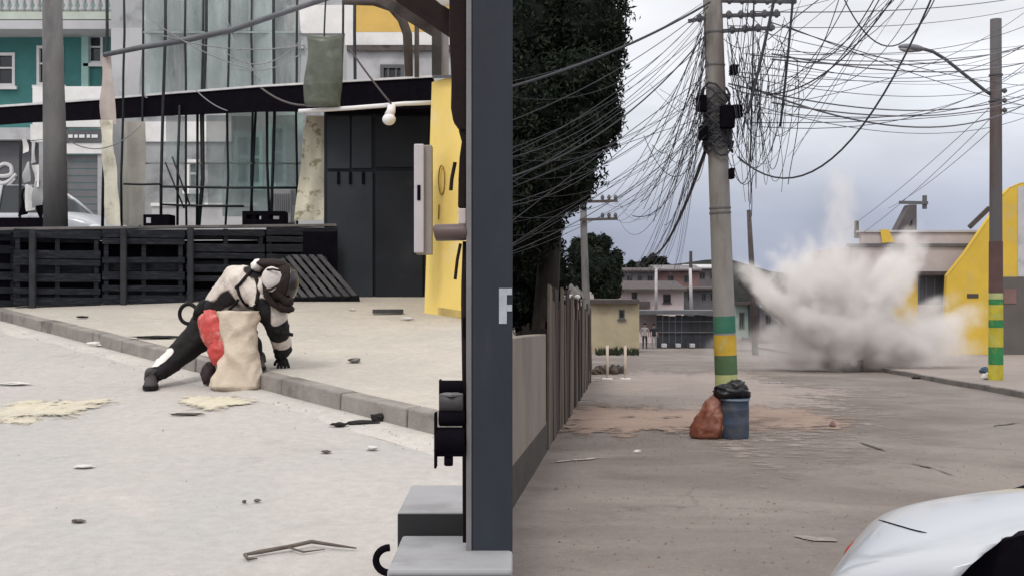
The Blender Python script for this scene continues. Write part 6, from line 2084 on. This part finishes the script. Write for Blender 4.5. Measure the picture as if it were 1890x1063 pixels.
vm = bpy.data.materials.new('dust_smoke')
vm.use_nodes = True
n, l = vm.node_tree.nodes, vm.node_tree.links
n.clear()
out = n.new('ShaderNodeOutputMaterial')
pv = n.new('ShaderNodeVolumePrincipled')
pv.inputs['Color'].default_value = (.955, .930, .918, 1)
pv.inputs['Anisotropy'].default_value = 0.1
tc_ = n.new('ShaderNodeTexCoord')
ln = n.new('ShaderNodeVectorMath'); ln.operation = 'LENGTH'
l.new(tc_.outputs['Object'], ln.inputs[0])
geo = n.new('ShaderNodeNewGeometry')
nz = n.new('ShaderNodeTexNoise')
nz.inputs['Scale'].default_value = 1.1
nz.inputs['Detail'].default_value = 5
nz.inputs['Roughness'].default_value = .58
l.new(geo.outputs['Position'], nz.inputs['Vector'])
nr = n.new('ShaderNodeMapRange')
nr.inputs['From Min'].default_value = .30
nr.inputs['From Max'].default_value = .70
nr.inputs['To Min'].default_value = -.42
nr.inputs['To Max'].default_value = .34
l.new(nz.outputs['Fac'], nr.inputs['Value'])
s1 = n.new('ShaderNodeMath'); s1.operation = 'SUBTRACT'
s1.inputs[0].default_value = 1.0
l.new(ln.outputs['Value'], s1.inputs[1])
s2 = n.new('ShaderNodeMath'); s2.operation = 'ADD'
l.new(s1.outputs[0], s2.inputs[0])
l.new(nr.outputs['Result'], s2.inputs[1])
mr_ = n.new('ShaderNodeMapRange'); mr_.interpolation_type = 'SMOOTHSTEP'
mr_.inputs['From Min'].default_value = .05
mr_.inputs['From Max'].default_value = .75
l.new(s2.outputs[0], mr_.inputs['Value'])
ed = n.new('ShaderNodeMapRange'); ed.interpolation_type = 'SMOOTHSTEP'   # nothing beyond the puff's own surface
ed.inputs['From Min'].default_value = 0.0
ed.inputs['From Max'].default_value = .35
l.new(s1.outputs[0], ed.inputs['Value'])
m1 = n.new('ShaderNodeMath'); m1.operation = 'MULTIPLY'
l.new(mr_.outputs['Result'], m1.inputs[0]); l.new(ed.outputs['Result'], m1.inputs[1])
oi = n.new('ShaderNodeObjectInfo')
m2 = n.new('ShaderNodeMath'); m2.operation = 'MULTIPLY'
l.new(m1.outputs[0], m2.inputs[0])
oc = n.new('ShaderNodeSeparateColor')
l.new(oi.outputs['Color'], oc.inputs[0])
l.new(oc.outputs[0], m2.inputs[1])
l.new(m2.outputs[0], pv.inputs['Density'])
l.new(pv.outputs[0], out.inputs['Volume'])
bm = bmesh.new()
bmesh.ops.create_icosphere(bm, subdivisions=3, radius=1.0)
pm = bpy.data.meshes.new('smoke_puff')
bm.to_mesh(pm); bm.free()
pm.materials.append(vm)
smoke = thing('smoke_cloud', onR(1565, 685), 'pale dust smoke bursting up from the road in front of the beige house', 'smoke', kind='stuff')
PUFF = [  # px, py, d, rx px, ry px, tilt deg, density
    (1560, 610, 41, 165, 90, 0, 1.5),
    (1500, 575, 41.5, 100, 75, 30, 1.2),
    (1615, 590, 41.5, 105, 80, 0, 1.1),
    (1590, 655, 41.9, 230, 50, 0, 1.2),
    (1700, 640, 41.4, 150, 44, 0, .7),
    (1430, 640, 42, 165, 58, 0, .35),
]
BASE = [(1560, 662, 41.6, 105, 40, 0, 2.2), (1620, 668, 41.3, 90, 30, 0, 1.6), (1510, 664, 41.4, 80, 30, 0, 1.4)]   # soil thrown up at the foot
def jet(tx, ty, w, den, d=41.6, back=.12):    # a jet thrown out from the blast point to (tx, ty)
    bx_, by_ = 1570.0, 675.0
    L = math.hypot(tx - bx_, ty - by_)
    a_ = math.degrees(math.atan2(ty - by_, tx - bx_))
    PUFF.append(((bx_ + tx) / 2, (by_ + ty) / 2, d, L * .66, w * 1.22, a_, den * 1.25))
for j_ in ((1362, 488, 34, 1.5), (1392, 520, 26, 1.4), (1418, 462, 32, 1.5), (1452, 452, 36, 1.5), (1490, 430, 30, 1.2), (1530, 420, 32, 1.2), (1545, 280, 24, .45), (1590, 450, 26, 1.0),
           (1640, 452, 24, 1.2), (1688, 420, 34, 1.8), (1705, 450, 22, 1.5), (1760, 545, 26, 1.0), (1815, 575, 34, 1.3), (1790, 620, 30, 1.0), (1385, 600, 26, .7)):
    jet(*j_)
for px, py, d, rx, ry, tilt, den in PUFF:
    o = piece('smoke_puff', pm, smoke, P(px, py, d), (0, math.radians(tilt), 0), (rx / F * d, (rx + ry) / 2 / F * d * .95, ry / F * d))
    o.color = (den * .85, den * .85, den * .85, 1)

sd = vm.copy()
sd.name = 'soil_dust'
for x_ in sd.node_tree.nodes:
    if x_.type == 'PRINCIPLED_VOLUME':
        x_.inputs['Color'].default_value = (.56, .44, .395, 1)
pm2 = pm.copy()
pm2.materials.clear()
pm2.materials.append(sd)
for px, py, d, rx, ry, tilt, den in BASE:
    o = piece('dust_puff', pm2, smoke, P(px, py, d), (0, 0, 0), (rx / F * d, (rx + ry) / 2 / F * d * .7, ry / F * d))
    o.color = (den, den, den, 1)
